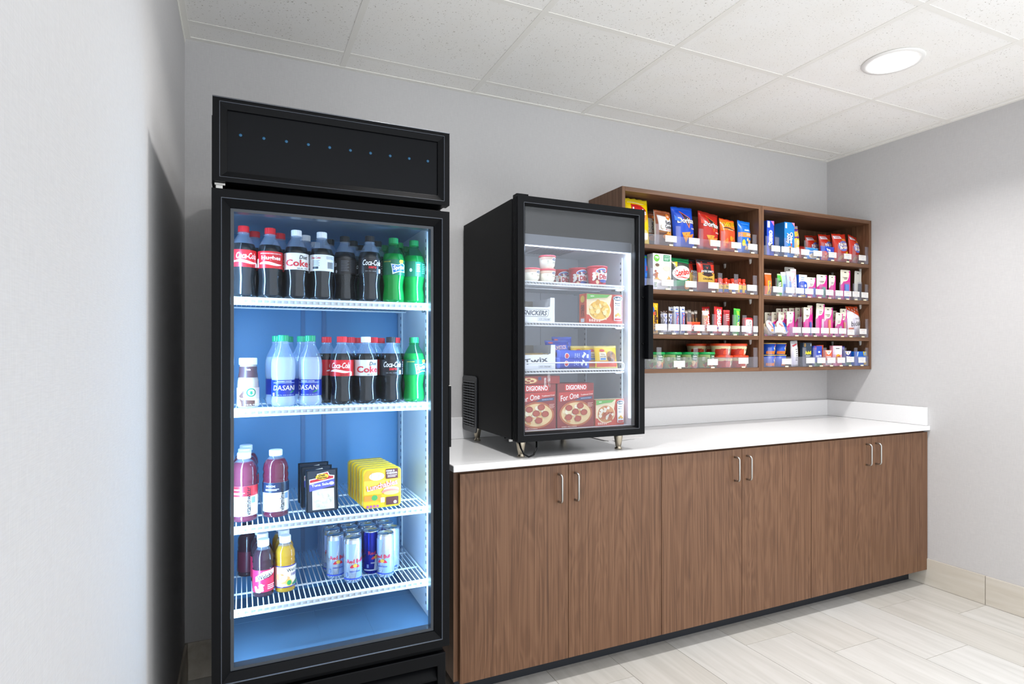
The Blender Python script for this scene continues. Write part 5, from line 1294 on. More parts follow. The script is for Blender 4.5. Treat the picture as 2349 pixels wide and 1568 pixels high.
# ---- third row: candy
GE = 'candy on the third wall shelf beside the freezer'
def vert(word, col, bg=None, a=0.0, hf=0.55, wf=0.72, b=0.5):
    def f(p):
        if bg: p.rect(-0.9, 0.9, b - wf / 2 - 0.04, b + wf / 2 + 0.04, bg)
        p.text(word, a, b, wf, hf, col, rot=-pi / 2, bold=0.04)
    return f
def candy(label, x, w, h, t, col, art, crimp=None, seed=1, rotz=0.0, tilt=0.0, dy=0.0, row=1, group=GE, dz=0.0):
    return pouch('candy_bar', label, 'candy', x, row, w, h, t, col, art, crimp, seed, rotz, dy, tilt, 0.0, group, dz, 0.28, 0.012)
def art_mm(p): p.text("m&m's", 0.25, 0.42, 0.70, 0.50, '#4a2410', rot=-pi / 2, bold=0.05).ell(-0.45, 0.80, 0.34, 0.10, '#2a62c0', 14).ell(-0.2, 0.66, 0.24, 0.06, '#d84030', 12).ell(0.4, 0.90, 0.2, 0.05, '#f4d040', 10)
candy('yellow chocolate candy bag, largest in the candy row', 2.088, 0.054, 0.155, 0.024, '#f2b414', art_mm, '#f2b414', 3, 0.05)
sn = candy('brown and blue candy bar with white lettering, front one', 2.156, 0.026, 0.118, 0.018, '#40281e', lambda p: p.rect(-0.95, 0.95, 0.10, 0.88, '#e8e8f0').text('SNICKERS', 0.0, 0.50, 0.70, 0.62, '#24429c', rot=-pi / 2, bold=0.05), '#40281e', 5)
copy_tree(sn, (2.184, -0.272, zs(1) + 0.001), 0.1, 'brown and blue candy bar with white lettering, next to the silver ones', tilt=(0, radians(4)))
copy_tree(sn, (2.160, -0.248, zs(1)), 0.0, 'brown and blue candy bar hidden behind its front neighbour')
mu = candy('silver and blue candy bar with red lettering, nearest the brown bars', 2.228, 0.034, 0.142, 0.020, '#c9ced8', lambda p: p.rect(-0.6, 0.9, 0.06, 0.80, '#5a78c8').text('3 Musketeers', 0.1, 0.44, 0.66, 0.50, '#e8e8f0', rot=-pi / 2, bold=0.10).text('3 Musketeers', 0.1, 0.44, 0.66, 0.46, '#c82a34', rot=-pi / 2, bold=0.03).ell(0.1, 0.90, 0.4, 0.03, '#3858b0', 10), '#dfe2e8', 7)
copy_tree(mu, (2.266, -0.2755, zs(1)), 0.05, 'silver and blue candy bar with red lettering, nearest the orange pack')
copy_tree(mu, (2.215, -0.250, zs(1)), 0.05, 'silver and blue candy bar behind the first silver one')
copy_tree(mu, (2.240, -0.225, zs(1)), 0.05, 'silver and blue candy bar, deepest of the silver ones')
candy('orange wafer bar pack lying across the row', 2.342, 0.092, 0.066, 0.020, '#e0481c', lambda p: p.ell(0.1, 0.55, 0.66, 0.30, '#c82818', 20).text('KitKat', 0.1, 0.56, 0.60, 0.34, '#ffffff', shear=0.25, bold=0.04).ell(-0.1, 0.20, 0.5, 0.10, '#6a3418', 14), '#e8582c', 9, 0.03, 0, 0.0)
for k in range(5):
    candy('dark brown candy bar behind the orange pack, %s of five' % ORD[k], 2.302 + k * 0.021, 0.020, 0.124 + 0.004 * (k % 3), 0.018, ['#3a2018', '#4a2a1c', '#2c1a16', '#5a3420', '#34201a'][k], lambda p: p.rect(-0.6, 0.6, 0.2, 0.7, '#7a5a30').rect(-0.9, 0.9, 0.86, 0.95, '#b8b0a8'), '#8a8078', 11 + k, 0, 0, 0.035)
candy('tan candy bar with red slanted lettering', 2.418, 0.040, 0.126, 0.020, '#b88a50', lambda p: p.text('TWIX', 0.0, 0.45, 0.55, 0.66, '#f4ead8', rot=-pi / 2, bold=0.12).text('TWIX', 0.0, 0.45, 0.55, 0.60, '#c82a20', rot=-pi / 2, bold=0.05).rect(-0.95, 0.95, 0.80, 0.96, '#d8d0c8'), '#e0d8cc', 17)
sk = candy('bright red fruit candy pack with large white lettering', 2.503, 0.058, 0.148, 0.022, '#c81c1c', lambda p: p.text('Skittles', 0.05, 0.52, 0.80, 0.52, '#ffffff', rot=-pi / 2, bold=0.05).blobs(-0.5, 0.2, 0.3, 0.14, 7, ['#f0902c', '#f4d030', '#4ab04c', '#8a3ab0'], 3, 0.16).blobs(0.2, 0.90, 0.6, 0.04, 5, ['#f4d030', '#4ab04c', '#8a3ab0'], 5, 0.12), '#a81818', 19, 0.0, radians(3))
copy_tree(sk, (2.462, -0.240, zs(1) + 0.002), 0.1, 'bright red fruit candy pack leaning behind the tan bar', tilt=(0, radians(-3)))
candy('dark red candy pack with pale lower half', 2.567, 0.046, 0.134, 0.020, '#a82028', lambda p: p.blobs(0, 0.25, 0.6, 0.16, 12, ['#e8d8c8', '#c8a890', '#7a2a28'], 5, 0.14).lines(-0.5, 0.5, 0.55, 0.85, 4, '#e8b0a8'), '#c8484c', 23)
candy('bright green sour candy pack with flared top', 2.632, 0.052, 0.142, 0.022, '#2a9a2c', lambda p: p.rect(-0.3, 0.6, 0.28, 0.92, '#8fd83c').text('AIR', 0.15, 0.62, 0.3, 0.4, '#1a5ab0', rot=-pi / 2, bold=0.04).ell(0.1, 0.42, 0.28, 0.07, '#f0f0e8', 12).ell(0.1, 0.42, 0.16, 0.04, '#d83a3a', 10), '#58d048', 25, 0.1, radians(5))
t = thing('mint_tin', 'red and white rounded mint tin standing on edge', 'tin', (2.716, -0.276, zs(1)), 0.05, GE)
MB().prism(rrect(-0.032, 0.032, 0, 0.096, 0.012), -0.010, 0.010).build('tin', P('#c42e34', 0.3), t, 0.002)
p = Print(0.064, 0.096, flat_fn(-0.010)); p.poly([(x / 0.032, z / 0.096) for x, z in rrect(-0.025, 0.025, 0.010, 0.086, 0.010)], '#f0eeea').text('ALTOIDS', 0.30, 0.55, 0.55, 0.22, '#3a4a4a', rot=-pi / 2).lines(-0.4, 0.0, 0.3, 0.6, 2, '#8aa0a0'); p.build(t)

# ---- bottom row: bowls
def bowl(label, loc, lidc, col, kind, r=0.050, h=0.082, group='green-lidded meal bowls', rotz=0.0):
    t = thing('meal_bowl', label, 'meal bowl', loc, rotz, group)
    MB().lathe([(r * 0.80, 0.0), (r * 0.82, 0.002), (r * 0.99, h - 0.014), (r, h - 0.012)], 28).build('bowl', P(col, 0.4), t)
    MB().lathe([(r + 0.001, h - 0.013), (r + 0.0035, h - 0.012), (r + 0.0035, h - 0.004), (r + 0.001, h), (r - 0.006, h - 0.001), (r - 0.008, h - 0.004), (0.0005, h - 0.004)], 28, cap1=False).build('lid', P(lidc, 0.3), t)
    p = Print(2.4 * r * 0.9, h - 0.013, round_fn([(r * 0.82 + 0.0003, 0.0), (r + 0.0003, h - 0.013)]), 0.010)
    if kind == 'g':
        p.poly([(-0.1, 1.0), (0.75, 1.0), (0.66, 0.62), (0.32, 0.48), (0.0, 0.62)], '#1f6a34').text('Healthy', 0.33, 0.86, 0.26, 0.14, '#f4f4ec', bold=0.03).text('Choice', 0.33, 0.70, 0.26, 0.15, '#f4f4ec', bold=0.03)
        p.blobs(0.2, 0.20, 0.8, 0.20, 16, ['#a84a2c', '#d88a3c', '#6a8a3c', '#e8c888', '#8a3a20'], 7, 0.20).rect(-0.85, -0.55, 0.50, 0.86, '#8a9a78').rect(-0.82, -0.58, 0.53, 0.83, '#c8d0b8').ell(-0.3, 0.7, 0.1, 0.09, '#5a7a4a', 10).poly([(0.75, 0.4), (0.95, 0.7), (1.0, 0.3)], '#e8842c')
    else:
        p.rect(-1.2, 1.2, 0.0, 0.66, '#c8321c').blobs(-0.5, 0.35, 0.5, 0.25, 6, ['#d84a24', '#b02818'], 4, 0.24).poly([(0.05, 0.92), (0.65, 0.92), (0.55, 0.0), (0.15, 0.0)], '#f2e8d0').ell(0.35, 0.58, 0.22, 0.22, '#d8d8b8', 14).text('PASTA', 0.35, 0.58, 0.16, 0.12, '#2a6a34', bold=0.03).poly([(0.15, 0.0), (0.35, 0.28), (0.55, 0.0)], '#e0562c').rect(-1.2, 1.2, 0.72, 0.84, '#f0dca0')
    p.build(t, 'bowl_print')
    return t
zb = zs(0)
g1 = bowl('green-lidded meal bowl, first one from the freezer', (2.124, -0.231, zb), '#14a050', '#a8c07c', 'g', rotz=-0.35)
copy_tree(g1, (2.232, -0.231, zb), -0.15, 'green-lidded meal bowl, second one from the freezer')
copy_tree(g1, (2.346, -0.231, zb), -0.35, 'green-lidded meal bowl, third one from the freezer')
copy_tree(g1, (2.456, -0.231, zb), -0.05, 'green-lidded meal bowl, next to the red-lidded stacks')
copy_tree(g1, (2.180, -0.118, zb), 0.3, 'green-lidded meal bowl behind the first two')
copy_tree(g1, (2.330, -0.118, zb), 0.3, 'green-lidded meal bowl behind the third one')
GR_ = 'red-lidded pasta bowls'
r1 = bowl('red-lidded pasta bowl, bottom of the first stack', (2.578, -0.231, zb), '#e24a24', '#e8d8b0', 'r', 0.052, 0.064, GR_, 0.1)
copy_tree(r1, (2.692, -0.231, zb), 0.0, 'red-lidded pasta bowl, bottom of the stack by the wood divider')
copy_tree(r1, (2.566, -0.231, zb + 0.0645), 0.05, 'red-lidded pasta bowl, top of the first stack')
copy_tree(r1, (2.684, -0.230, zb + 0.0645), 0.0, 'red-lidded pasta bowl, top of the stack by the wood divider')
for (x, y, dz, lab) in ((2.598, -0.118, 0.0, 'red-lidded pasta bowl at the back, bottom of the rear stack'), (2.610, -0.118, 0.0645, 'red-lidded pasta bowl at the back, top of the rear stack'),
                        (2.480, -0.122, 0.0, 'red-lidded pasta bowl at the back behind the green lids, lower'), (2.496, -0.122, 0.0645, 'red-lidded pasta bowl at the back behind the green lids, upper')):
    copy_tree(r1, (x, y, zb + dz), 0.1, lab)

# ================================================================== corner unit
# ---- top row: cookies
GH = 'cookies and crackers on the top corner shelf'
def art_oreo(p): p.text('OREO', 0.05, 0.52, 0.42, 0.52, '#d8e4f8', rot=-pi / 2, bold=0.10).text('OREO', 0.05, 0.52, 0.42, 0.48, '#ffffff', rot=-pi / 2, bold=0.05).poly([(0.1, 0.99), (0.95, 0.99), (0.95, 0.86)], '#e070b0').rect(-0.85, -0.2, 0.80, 0.98, '#dfe6f4').ell(0.1, 0.26, 0.7, 0.08, '#3a3438', 16).ell(-0.3, 0.33, 0.4, 0.05, '#e8e8ec', 12)
box_('cookie_box', 'narrow royal blue sandwich cookie box', 'cookies', 2.882, 3, 0.052, 0.194, 0.12, '#1846c0', art_oreo, '#123898', '#1846c0', -0.05, 0, 0, GH)
def art_chips(p): p.text('Chips', 0.30, 0.56, 0.32, 0.42, '#123a78', rot=-pi / 2, bold=0.14).text('Chips', 0.30, 0.56, 0.32, 0.38, '#ffffff', rot=-pi / 2, bold=0.04).text('Ahoy', -0.30, 0.54, 0.30, 0.42, '#123a78', rot=-pi / 2, bold=0.14).text('Ahoy', -0.30, 0.54, 0.30, 0.38, '#ffffff', rot=-pi / 2, bold=0.04).poly([(0.2, 0.40), (0.5, 0.40), (0.4, 0.30)], '#d83a34').ell(0.1, 0.22, 0.75, 0.10, '#d8a060', 18).blobs(0.1, 0.22, 0.55, 0.06, 8, ['#5a3420', '#6a4028'], 4, 0.10).poly([(0.4, 0.99), (0.95, 0.99), (0.95, 0.88)], '#e890b0').rect(-0.9, -0.55, 0.82, 0.97, '#dfeaf4')
cb = box_('cookie_box', 'sky blue chocolate chip cookie box, front one', 'cookies', 3.028, 3, 0.076, 0.198, 0.07, '#1a82d0', art_chips, '#14609c', '#1a82d0', -0.04, 0, 0, GH)
copy_tree(cb, (2.960, -0.160, zs(3)), -0.04, 'sky blue chocolate chip cookie box set back in shadow')
def art_ritz(p): p.rect(-0.95, 0.95, 0.60, 0.92, '#5a2a80').rect(-0.5, 0.5, 0.66, 0.82, '#e8b030').ell(0.2, 0.48, 0.5, 0.08, '#e8d8a0', 14).ell(-0.3, 0.42, 0.4, 0.07, '#d8b878', 14).text('RITZ', 0.0, 0.20, 0.26, 0.5, '#ffffff', rot=-pi / 2, bold=0.04)
pouch('cracker_sleeve', 'tall purple and yellow cracker sleeve', 'crackers', 3.098, 3, 0.056, 0.184, 0.036, '#ecc81c', art_ritz, '#8a7a90', 31, 0.0, 0.0, radians(-4), 0, GH)
pouch('snack_bag', 'red snack bag lying flat behind the light blue treat', 'snack', 3.232, 3, 0.110, 0.098, 0.030, '#b02a20', lambda p: p.wave(-0.7, 0.7, 0.7, 0.08, 0.02, '#d8803c'), '#902018', 33, 0.1, 0.050, 0, 0.04, GH)
pouch('cereal_treat', 'light blue rice treat wrapper, low in the row', 'snack', 3.224, 3, 0.112, 0.070, 0.026, '#2a8ad8', lambda p: p.text('Rice Krispies', 0.0, 0.66, 0.66, 0.16, '#ffffff', bold=0.03).ell(0.0, 0.32, 0.66, 0.22, '#f0e8d8', 18).blobs(0, 0.32, 0.5, 0.15, 8, ['#e0c890', '#f4ead0'], 3, 0.10), '#58b0e8', 35, 0.05, 0.0, 0, 0, GH)
pouch('pastry_pack', 'royal blue toaster pastry pack with white lettering', 'snack', 3.358, 3, 0.128, 0.088, 0.028, '#1c48c8', lambda p: p.text('Pop', -0.02, 0.74, 0.26, 0.24, '#ffffff', bold=0.06).text('Tarts', 0.06, 0.52, 0.32, 0.22, '#ffffff', bold=0.06).poly([(-0.95, 0.05), (-0.95, 0.62), (-0.5, 0.66), (-0.1, 0.36), (-0.1, 0.05)], '#d8483c').blobs(-0.55, 0.3, 0.25, 0.2, 6, ['#e8a888', '#f0d0b8'], 3, 0.10), '#3060d8', 37, 0.05, 0.0, 0, 0, GH)
def art_nut(p): p.rect(-0.9, 0.1, 0.82, 0.93, '#e8e4f0').text('NABISCO', -0.42, 0.875, 0.34, 0.06, '#b8242c', bold=0.03).ell(0.08, 0.56, 0.74, 0.18, '#6a78c8', 24, 0.12).text('Nutter', 0.05, 0.63, 0.60, 0.13, '#8a3a24', rot=0.10, bold=0.10).text('Nutter', 0.05, 0.63, 0.60, 0.12, '#ffffff', rot=0.10, bold=0.03).text('Butter', 0.12, 0.51, 0.60, 0.13, '#8a3a24', rot=0.10, bold=0.10).text('Butter', 0.12, 0.51, 0.60, 0.12, '#ffffff', rot=0.10, bold=0.03).poly([(0.3, 0.34), (0.85, 0.38), (0.85, 0.28), (0.3, 0.25)], '#f0c020').ell(-0.3, 0.16, 0.36, 0.07, '#d8a050', 14, 0.5).ell(0.2, 0.78, 0.3, 0.04, '#e08a2c', 12)
nb = pouch('cookie_bag', 'red peanut cookie bag, front one with oval logo', 'cookies', 3.488, 3, 0.124, 0.172, 0.05, '#c8301c', art_nut, '#c8301c', 41, 0.02, 0.0, radians(-3), 0.01, GH)
copy_tree(nb, (3.432, -0.208, zs(3) + 0.004), 0.10, 'red peanut cookie bag, second one behind the front bag', tilt=(0, radians(-3)))
copy_tree(nb, (3.395, -0.148, zs(3) + 0.006), 0.1, 'red peanut cookie bag, deepest of the red bags', tilt=(0, radians(-5)))
copy_tree(nb, (3.612, -0.252, zs(3) + 0.004), 0.25, 'red peanut cookie bag turned aside against the shelf end', tilt=(0, radians(3)))

# ---- second row: toiletries and candy sleeves
GI = 'small goods on the second corner shelf'
def sleeve(label, x, row, w, h, t, col, art, crimp, seed, rotz=0.0, tilt=0.0, dy=0.0, group=GI, name='wrapped_sleeve', cat='sleeve'):
    return pouch(name, label, cat, x, row, w, h, t, col, art, crimp, seed, rotz, dy, tilt, 0, group, 0, 0.28, 0.012)
sleeve('orange candy sleeve with yellow panel, at the end of the row', 2.876, 2, 0.052, 0.126, 0.030, '#e0601c', lambda p: p.rect(-0.5, 0.4, 0.06, 0.66, '#e8c020').text('Butterfinger', -0.05, 0.36, 0.54, 0.42, '#3a3a90', rot=-pi / 2, bold=0.03), '#d8b0a0', 43, name='candy_sleeve', cat='candy')
gs = sleeve('bright green candy sleeve with white lettering, front one', 2.962, 2, 0.038, 0.126, 0.022, '#4ab040', lambda p: p.rect(-0.9, 0.1, 0.2, 0.7, '#125a2c').text('RELISH', -0.4, 0.42, 0.4, 0.42, '#ffffff', rot=-pi / 2, bold=0.04).rect(0.2, 0.9, 0.3, 0.95, '#b8d030'), '#b8e0a0', 45, name='candy_sleeve', cat='candy')
copy_tree(gs, (2.932, -0.225, zs(2)), 0.1, 'green candy sleeve in shadow behind the front green one')
sleeve('pale blue toothbrush sleeve, first one', 2.999, 2, 0.040, 0.136, 0.018, '#a8c4e8', lambda p: p.rect(-0.6, 0.6, 0.1, 0.5, '#5a88d0').ell(0.2, 0.2, 0.4, 0.06, '#f0a060', 12).rect(-0.9, 0.9, 0.86, 0.95, '#f0e8ea'), '#e8e0e8', 47, 0, radians(-5))
sleeve('pale blue toothbrush sleeve, second one', 3.040, 2, 0.036, 0.142, 0.018, '#b8c8e4', lambda p: p.rect(-0.4, 0.5, 0.15, 0.6, '#8aa0d0').rect(-0.9, 0.9, 0.86, 0.95, '#eef0f4').lines(-0.2, 0.5, 0.62, 0.8, 3, '#d06a7a'), '#f0f0f4', 48, 0, radians(-5))
sleeve('tall white sleeve with red lettering', 3.076, 2, 0.046, 0.158, 0.020, '#f0ecee', lambda p: p.text('A', 0.0, 0.70, 0.16, 0.5, '#d83a4a', rot=-0.5, bold=0.02).rect(-0.7, 0.7, 0.86, 0.95, '#f0b8c0').lines(-0.3, 0.3, 0.1, 0.6, 5, '#c8b8c8').ell(0, 0.1, 0.3, 0.03, '#d86a4a', 10), '#f6d8dc', 49, 0, radians(-3))
def card(label, x, row, w, h, kind='pink', goods='#f0f0f4', dy=0.0, tilt=0.0, rotz=0.0, group=GI, word=None, cut=0.62, gw=0.5, gh=0.45, ga=0.0):
    """hang card with a blister bubble"""
    t = thing('hang_card', label, 'hang card', (x, YFR + 0.016 + dy, zs(row) + abs(tilt) * w / 2), rotz, group, (0, tilt))
    base = '#f2ecd8' if kind == 'pink' else '#c8c6be'
    MB().prism(rrect(-w / 2, w / 2, 0, h, min(0.006, w * 0.12), 3), 0.0, 0.0009).build('card', P(base, 0.5), t)
    p = Print(w, h, flat_fn(0.0))
    if kind == 'pink':
        n = 10
        p.poly([(-1.0, 0.0), (1.0, 0.0), (1.0, 0.98), (0.90, 0.98)] + [(0.90 - 1.9 * (i / n), 0.98 - (0.98 - cut + 0.12) * (1 - cos(pi * min(1, (i / n) * 1.0))) / 2 - 0.0) for i in range(1, n + 1)], '#e0309a')
        p.poly([(-0.98, cut - 0.02), (-0.98, 0.96), (0.60, 0.98), (0.80, 0.90), (0.72, 0.78), (0.40, cut + 0.03), (0.0, cut)], base)
        p.lines(-0.3, 0.4, cut + 0.05, cut + 0.15, 2, '#8a8478')
    p.ell(-0.05, 0.93, 0.10, 0.012, '#2a2826', 10).rect(-0.28, 0.18, 0.905, 0.925, '#2a2826')
    if word: p.text(word, -0.1, cut + 0.12, 0.5, 0.05, '#7a5a58')
    p.build(t, 'card_print')
    MB().prism(rrect(ga * w / 2 - gw * w / 2, ga * w / 2 + gw * w / 2, 0.03 * h, (0.03 + gh) * h, 0.004, 3), -0.012, -0.0022).build('blister', 'acrylic', t)
    q = ga * w / 2
    MB().prism(rrect(q - gw * w * 0.36, q + gw * w * 0.36, 0.05 * h, gh * h * 0.95, 0.003, 3), -0.0105, -0.0026).build('goods', P(goods, 0.35), t, 0.001)
    return t
card('tall grey hang card behind the white sleeve', 3.100, 2, 0.080, 0.178, 'grey', '#9aa4b0', 0.05)
def art_bb(p): p.rect(-0.97, 0.97, 0.0, 0.62, '#1c50c8').ell(0.0, 0.62, 0.97, 0.10, '#1c50c8', 20).lines(-0.5, 0.3, 0.74, 0.92, 2, '#9ab0c8').text('Oral', -0.3, 0.50, 0.30, 0.08, '#ffffff').ell(0.55, 0.52, 0.2, 0.07, '#e8eef8', 12).lines(-0.6, 0.6, 0.2, 0.4, 3, '#7a9ae8').rect(-0.7, 0.6, 0.02, 0.12, '#e8c050')
box_('medicine_box', 'blue and white upright box among the pink hang cards', 'box', 3.140, 2, 0.066, 0.130, 0.03, '#f0f0f4', art_bb, '#1c50c8', '#f0f0f4', 0, 0.004, 0, GI)
card('pink and cream hang card with a small blue bottle', 3.220, 2, 0.072, 0.120, 'pink', '#3a78d8', 0, 0, 0, GI, None, 0.55, 0.34, 0.5, 0.4)
card('wide pink and cream hang card holding a clear green-based bottle', 3.308, 2, 0.088, 0.140, 'pink', '#5aa890', 0, 0, 0, GI, 'COTTON', 0.60, 0.36, 0.5, 0.2)
card('narrow pink and cream hang card before the clear gap', 3.402, 2, 0.058, 0.142, 'pink', '#d83a88', 0.004, 0, 0, GI, None, 0.58, 0.4, 0.3, 0)
card('cream hang card tucked behind the narrow pink one', 3.372, 2, 0.056, 0.136, 'pink', '#d8d0c0', 0.045, 0, 0, GI, None, 0.45, 0.4, 0.2, 0)
card('tallest pink and cream hang card with a blue item', 3.515, 2, 0.086, 0.180, 'pink', '#4a8ae0', 0.002, 0, 0, GI, 'Travel', 0.62, 0.5, 0.55, 0.1)
card('grey hang card with dark comb at the row end', 3.624, 2, 0.062, 0.178, 'grey', '#3c4450', 0.002, radians(2), 0, GI, None, 0.6, 0.4, 0.6, 0.3)
tub('travel_jar', 'tiny clear jar with pale lid between hang cards', (3.444, -0.270, zs(2)), 0.016, 0.017, 0.052, '#c8d4e8', '#e8e4e0', 0, None, GI, 0.012, 'jar', 1.0, 18)

# ---- third row: fruit cups, pink cards, muddy snack bag
GJ = 'goods on the third corner shelf'
t = thing('fruit_cup', 'large amber fruit cup with clear domed lid, behind the white cups', 'fruit cup', (2.884, -0.130, zs(1)), 0, GJ)
MB().lathe([(0.032, 0.0), (0.036, 0.01), (0.042, 0.098)], 28).build('cup', P('#e0a040', 0.25), t)
MB().lathe([(0.0435, 0.0985), (0.0435, 0.105), (0.040, 0.118), (0.028, 0.132), (0.012, 0.139), (0.0005, 0.140)], 28, cap1=False).build('dome_lid', P('#ecd9a8', 0.15), t)
p = Print(0.09, 0.1, round_fn([(0.036, 0.01), (0.0422, 0.098)]), 0.008); p.rect(-0.9, 0.9, 0.55, 0.8, '#f0b820').blobs(0, 0.3, 0.8, 0.2, 8, ['#f0c060', '#d88a28'], 4, 0.2); p.build(t, 'cup_print')
def dole(label, loc, tilt):
    t = thing('fruit_cup', label, 'fruit cup', loc, 0.1, GJ, (radians(62), tilt))
    MB().lathe([(0.030, 0.0), (0.033, 0.003), (0.041, 0.040)], 28).build('cup', P('#f0d8b0', 0.25), t)
    l = MB().lathe([(0.041, 0.0405), (0.0435, 0.0410), (0.0435, 0.0422), (0.0005, 0.0428)], 28, cap1=False).build('film_lid', P('#f2f2f4', 0.25), t)
    p = Print(0.08, 0.08, lambda u, v, d: (u, v - 0.04, 0.0430 + d)); p.poly([(0.2, 0.05), (0.9, 0.3), (0.9, 0.75), (0.55, 0.92)], '#2a66c0').text('DOLE', -0.05, 0.62, 0.46, 0.18, '#d8381c', rot=-0.9, bold=0.06).ell(-0.2, 0.2, 0.4, 0.10, '#f0b040', 12, 0.5); p.build(l, 'lid_print')
    return t
dole('white-lidded fruit cup on its side, nearest the wood divider', (2.905, -0.226, zs(1) + 0.031), radians(8))
dole('white-lidded fruit cup on its side, nearest the pink cards', (2.995, -0.226, zs(1) + 0.031), radians(-6))
for k in range(3):
    card('cream and pink hang card, %s behind the short front card' % ORD[k], 3.016 - 0.022 * k, 1, 0.056, 0.138, 'pink', '#e0a0c0', 0.03 + 0.028 * k, 0, 0, GJ)
card('short pink and cream hang card beside the fruit cups', 3.050, 1, 0.058, 0.140, 'pink', '#e86ab8', 0, 0, 0, GJ, None, 0.52, 0.5, 0.35, 0.3)
for k in range(5):
    card('grey-cream hang card in the rear row of the shelf, %s from the fruit cups' % ORD[k], 3.075 + 0.038 * k, 1, 0.050, 0.172 - 0.002 * (4 - k), 'pink', '#b05080', 0.10 - 0.012 * k, 0, 0, GJ)
card('pink hang card with a blue razor', 3.186, 1, 0.062, 0.168, 'pink', '#3a58c0', 0, 0, 0, GJ, 'Toilette', 0.60, 0.22, 0.52, 0.6)
card('dark magenta hang card between the blue razor and white razor cards', 3.236, 1, 0.044, 0.182, 'pink', '#a01860', 0.022, 0, 0, GJ, None, 0.66, 0.4, 0.4, 0)
card('tallest pink hang card with a white razor', 3.290, 1, 0.070, 0.192, 'pink', '#f0e8f0', 0.0, radians(2), 0, GJ, None, 0.64, 0.22, 0.56, 0.4)
card('pink hang card of orange emery boards', 3.364, 1, 0.078, 0.174, 'pink', '#f0a060', 0.002, 0, 0, GJ, 'Emery', 0.62, 0.26, 0.60, 0.1)
card('small cream hang card with a silver clipper', 3.450, 1, 0.062, 0.142, 'pink', '#b8bcc4', 0.0, radians(4), 0, GJ, None, 0.52, 0.26, 0.45, 0.2)
card('cream hang card with an orange stick, before the striped bag', 3.512, 1, 0.060, 0.170, 'pink', '#f09a50', 0.012, 0, 0, GJ, 'Sewing', 0.60, 0.26, 0.55, 0.1)
for k in range(3):
    card('grey-cream hang card hidden behind the clipper card, %s of three' % ORD[k], 3.440 + 0.022 * k, 1, 0.046, 0.160, 'pink', '#b05080', 0.05 + 0.015 * (2 - k), 0, 0, GJ)
def art_buddy(p):
    p.poly([(-0.97, 0.97), (0.97, 0.97), (0.97, 0.62), (0.3, 0.70), (-0.97, 0.90)], '#d0522c')
    for i in range(6):
        a, b = -0.7 + 0.3 * i, 0.92 - 0.045 * (i % 3)
        p.poly([(a, b), (a + 0.09, b + 0.04), (a + 0.18, b), (a + 0.09, b - 0.04)], '#f0e8e4')
    p.text('buddies', 0.05, 0.44, 0.86, 0.16, '#2a2426', rot=0.06, shear=0.2, bold=0.0).poly([(-0.97, 0.03), (-0.3, 0.03), (-0.5, 0.30), (-0.97, 0.30)], '#d87a58').ell(0.3, 0.18, 0.4, 0.09, '#e8e0e0', 14).lines(-0.2, 0.6, 0.56, 0.62, 2, '#b0a8b0')
pouch('snack_bag', 'large white snack bag with orange diamond top and black script', 'snack', 3.608, 1, 0.126, 0.186, 0.05, '#e8e4ea', art_buddy, '#d0522c', 51, 0.1, 0.002, radians(-2), 0.01, GJ)

# ---- bottom row: macaroni cups and medicine
GK = 'goods on the bottom corner shelf'
def art_mac(p): p.ell(0.35, 0.62, 0.34, 0.18, '#f0e8d8', 16).ell(0.35, 0.66, 0.28, 0.10, '#8a8a8c', 14).ell(0.35, 0.84, 0.20, 0.08, '#e8486a', 12).poly([(-0.95, 0.10), (-0.95, 0.34), (0.2, 0.34), (0.75, 0.30), (0.70, 0.04), (0.0, 0.08)], '#e87a1c').ell(0.35, 0.44, 0.18, 0.14, '#f0c030', 12).text('Original', -0.5, 0.24, 0.30, 0.10, '#5a2a10')
m1 = tub('macaroni_cup', 'blue macaroni cup, top of the stack by the wood divider', (2.908, -0.242, zb + 0.0665), 0.032, 0.040, 0.066, '#1c50b8', '#f0c860', 0.1, art_mac, GK, 0.004, 'macaroni cup')
copy_tree(m1, (2.991, -0.242, zb + 0.0665), 0.1, 'blue macaroni cup, top of the stack by the white sleeve')
copy_tree(m1, (2.906, -0.242, zb), 0.1, 'blue macaroni cup, bottom of the stack by the wood divider')
copy_tree(m1, (2.990, -0.242, zb), 0.8, 'blue macaroni cup, bottom of the stack by the white sleeve')
sleeve('tall white and grey sleeve next to the macaroni cups', 3.085, 0, 0.056, 0.146, 0.028, '#e6e4e6', lambda p: p.poly([(-0.8, 0.82), (0.6, 0.90), (0.8, 0.86), (-0.6, 0.76)], '#d8485a').lines(-0.1, 0.5, 0.2, 0.7, 6, '#7a787c').rect(-0.9, 0.9, 0.88, 0.97, '#c8c8cc'), '#c8c8cc', 53, 0, radians(-3), 0, GK)
def med(label, x, w, h, col, art, dy=0.0, d=0.022, tilt=0.0): return box_('medicine_box', label, 'medicine box', x, 0, w, h, d, col, art, None, None, 0.0, dy, tilt, 'medicine boxes on the bottom corner shelf')
med('dark slate pain relief box with yellow lettering', 3.172, 0.070, 0.136, '#2c3c4c', lambda p: p.text('Advil', 0.10, 0.58, 0.72, 0.15, '#f0e020', bold=0.05).lines(-0.4, 0.7, 0.40, 0.48, 2, '#c8d0d8').ell(-0.6, 0.90, 0.18, 0.07, '#d8a030', 14).ell(-0.6, 0.90, 0.11, 0.04, '#2c3c4c', 12).rect(0.6, 0.9, 0.86, 0.96, '#8a98a8').rect(0.5, 0.9, 0.2, 0.32, '#c84a3a'))
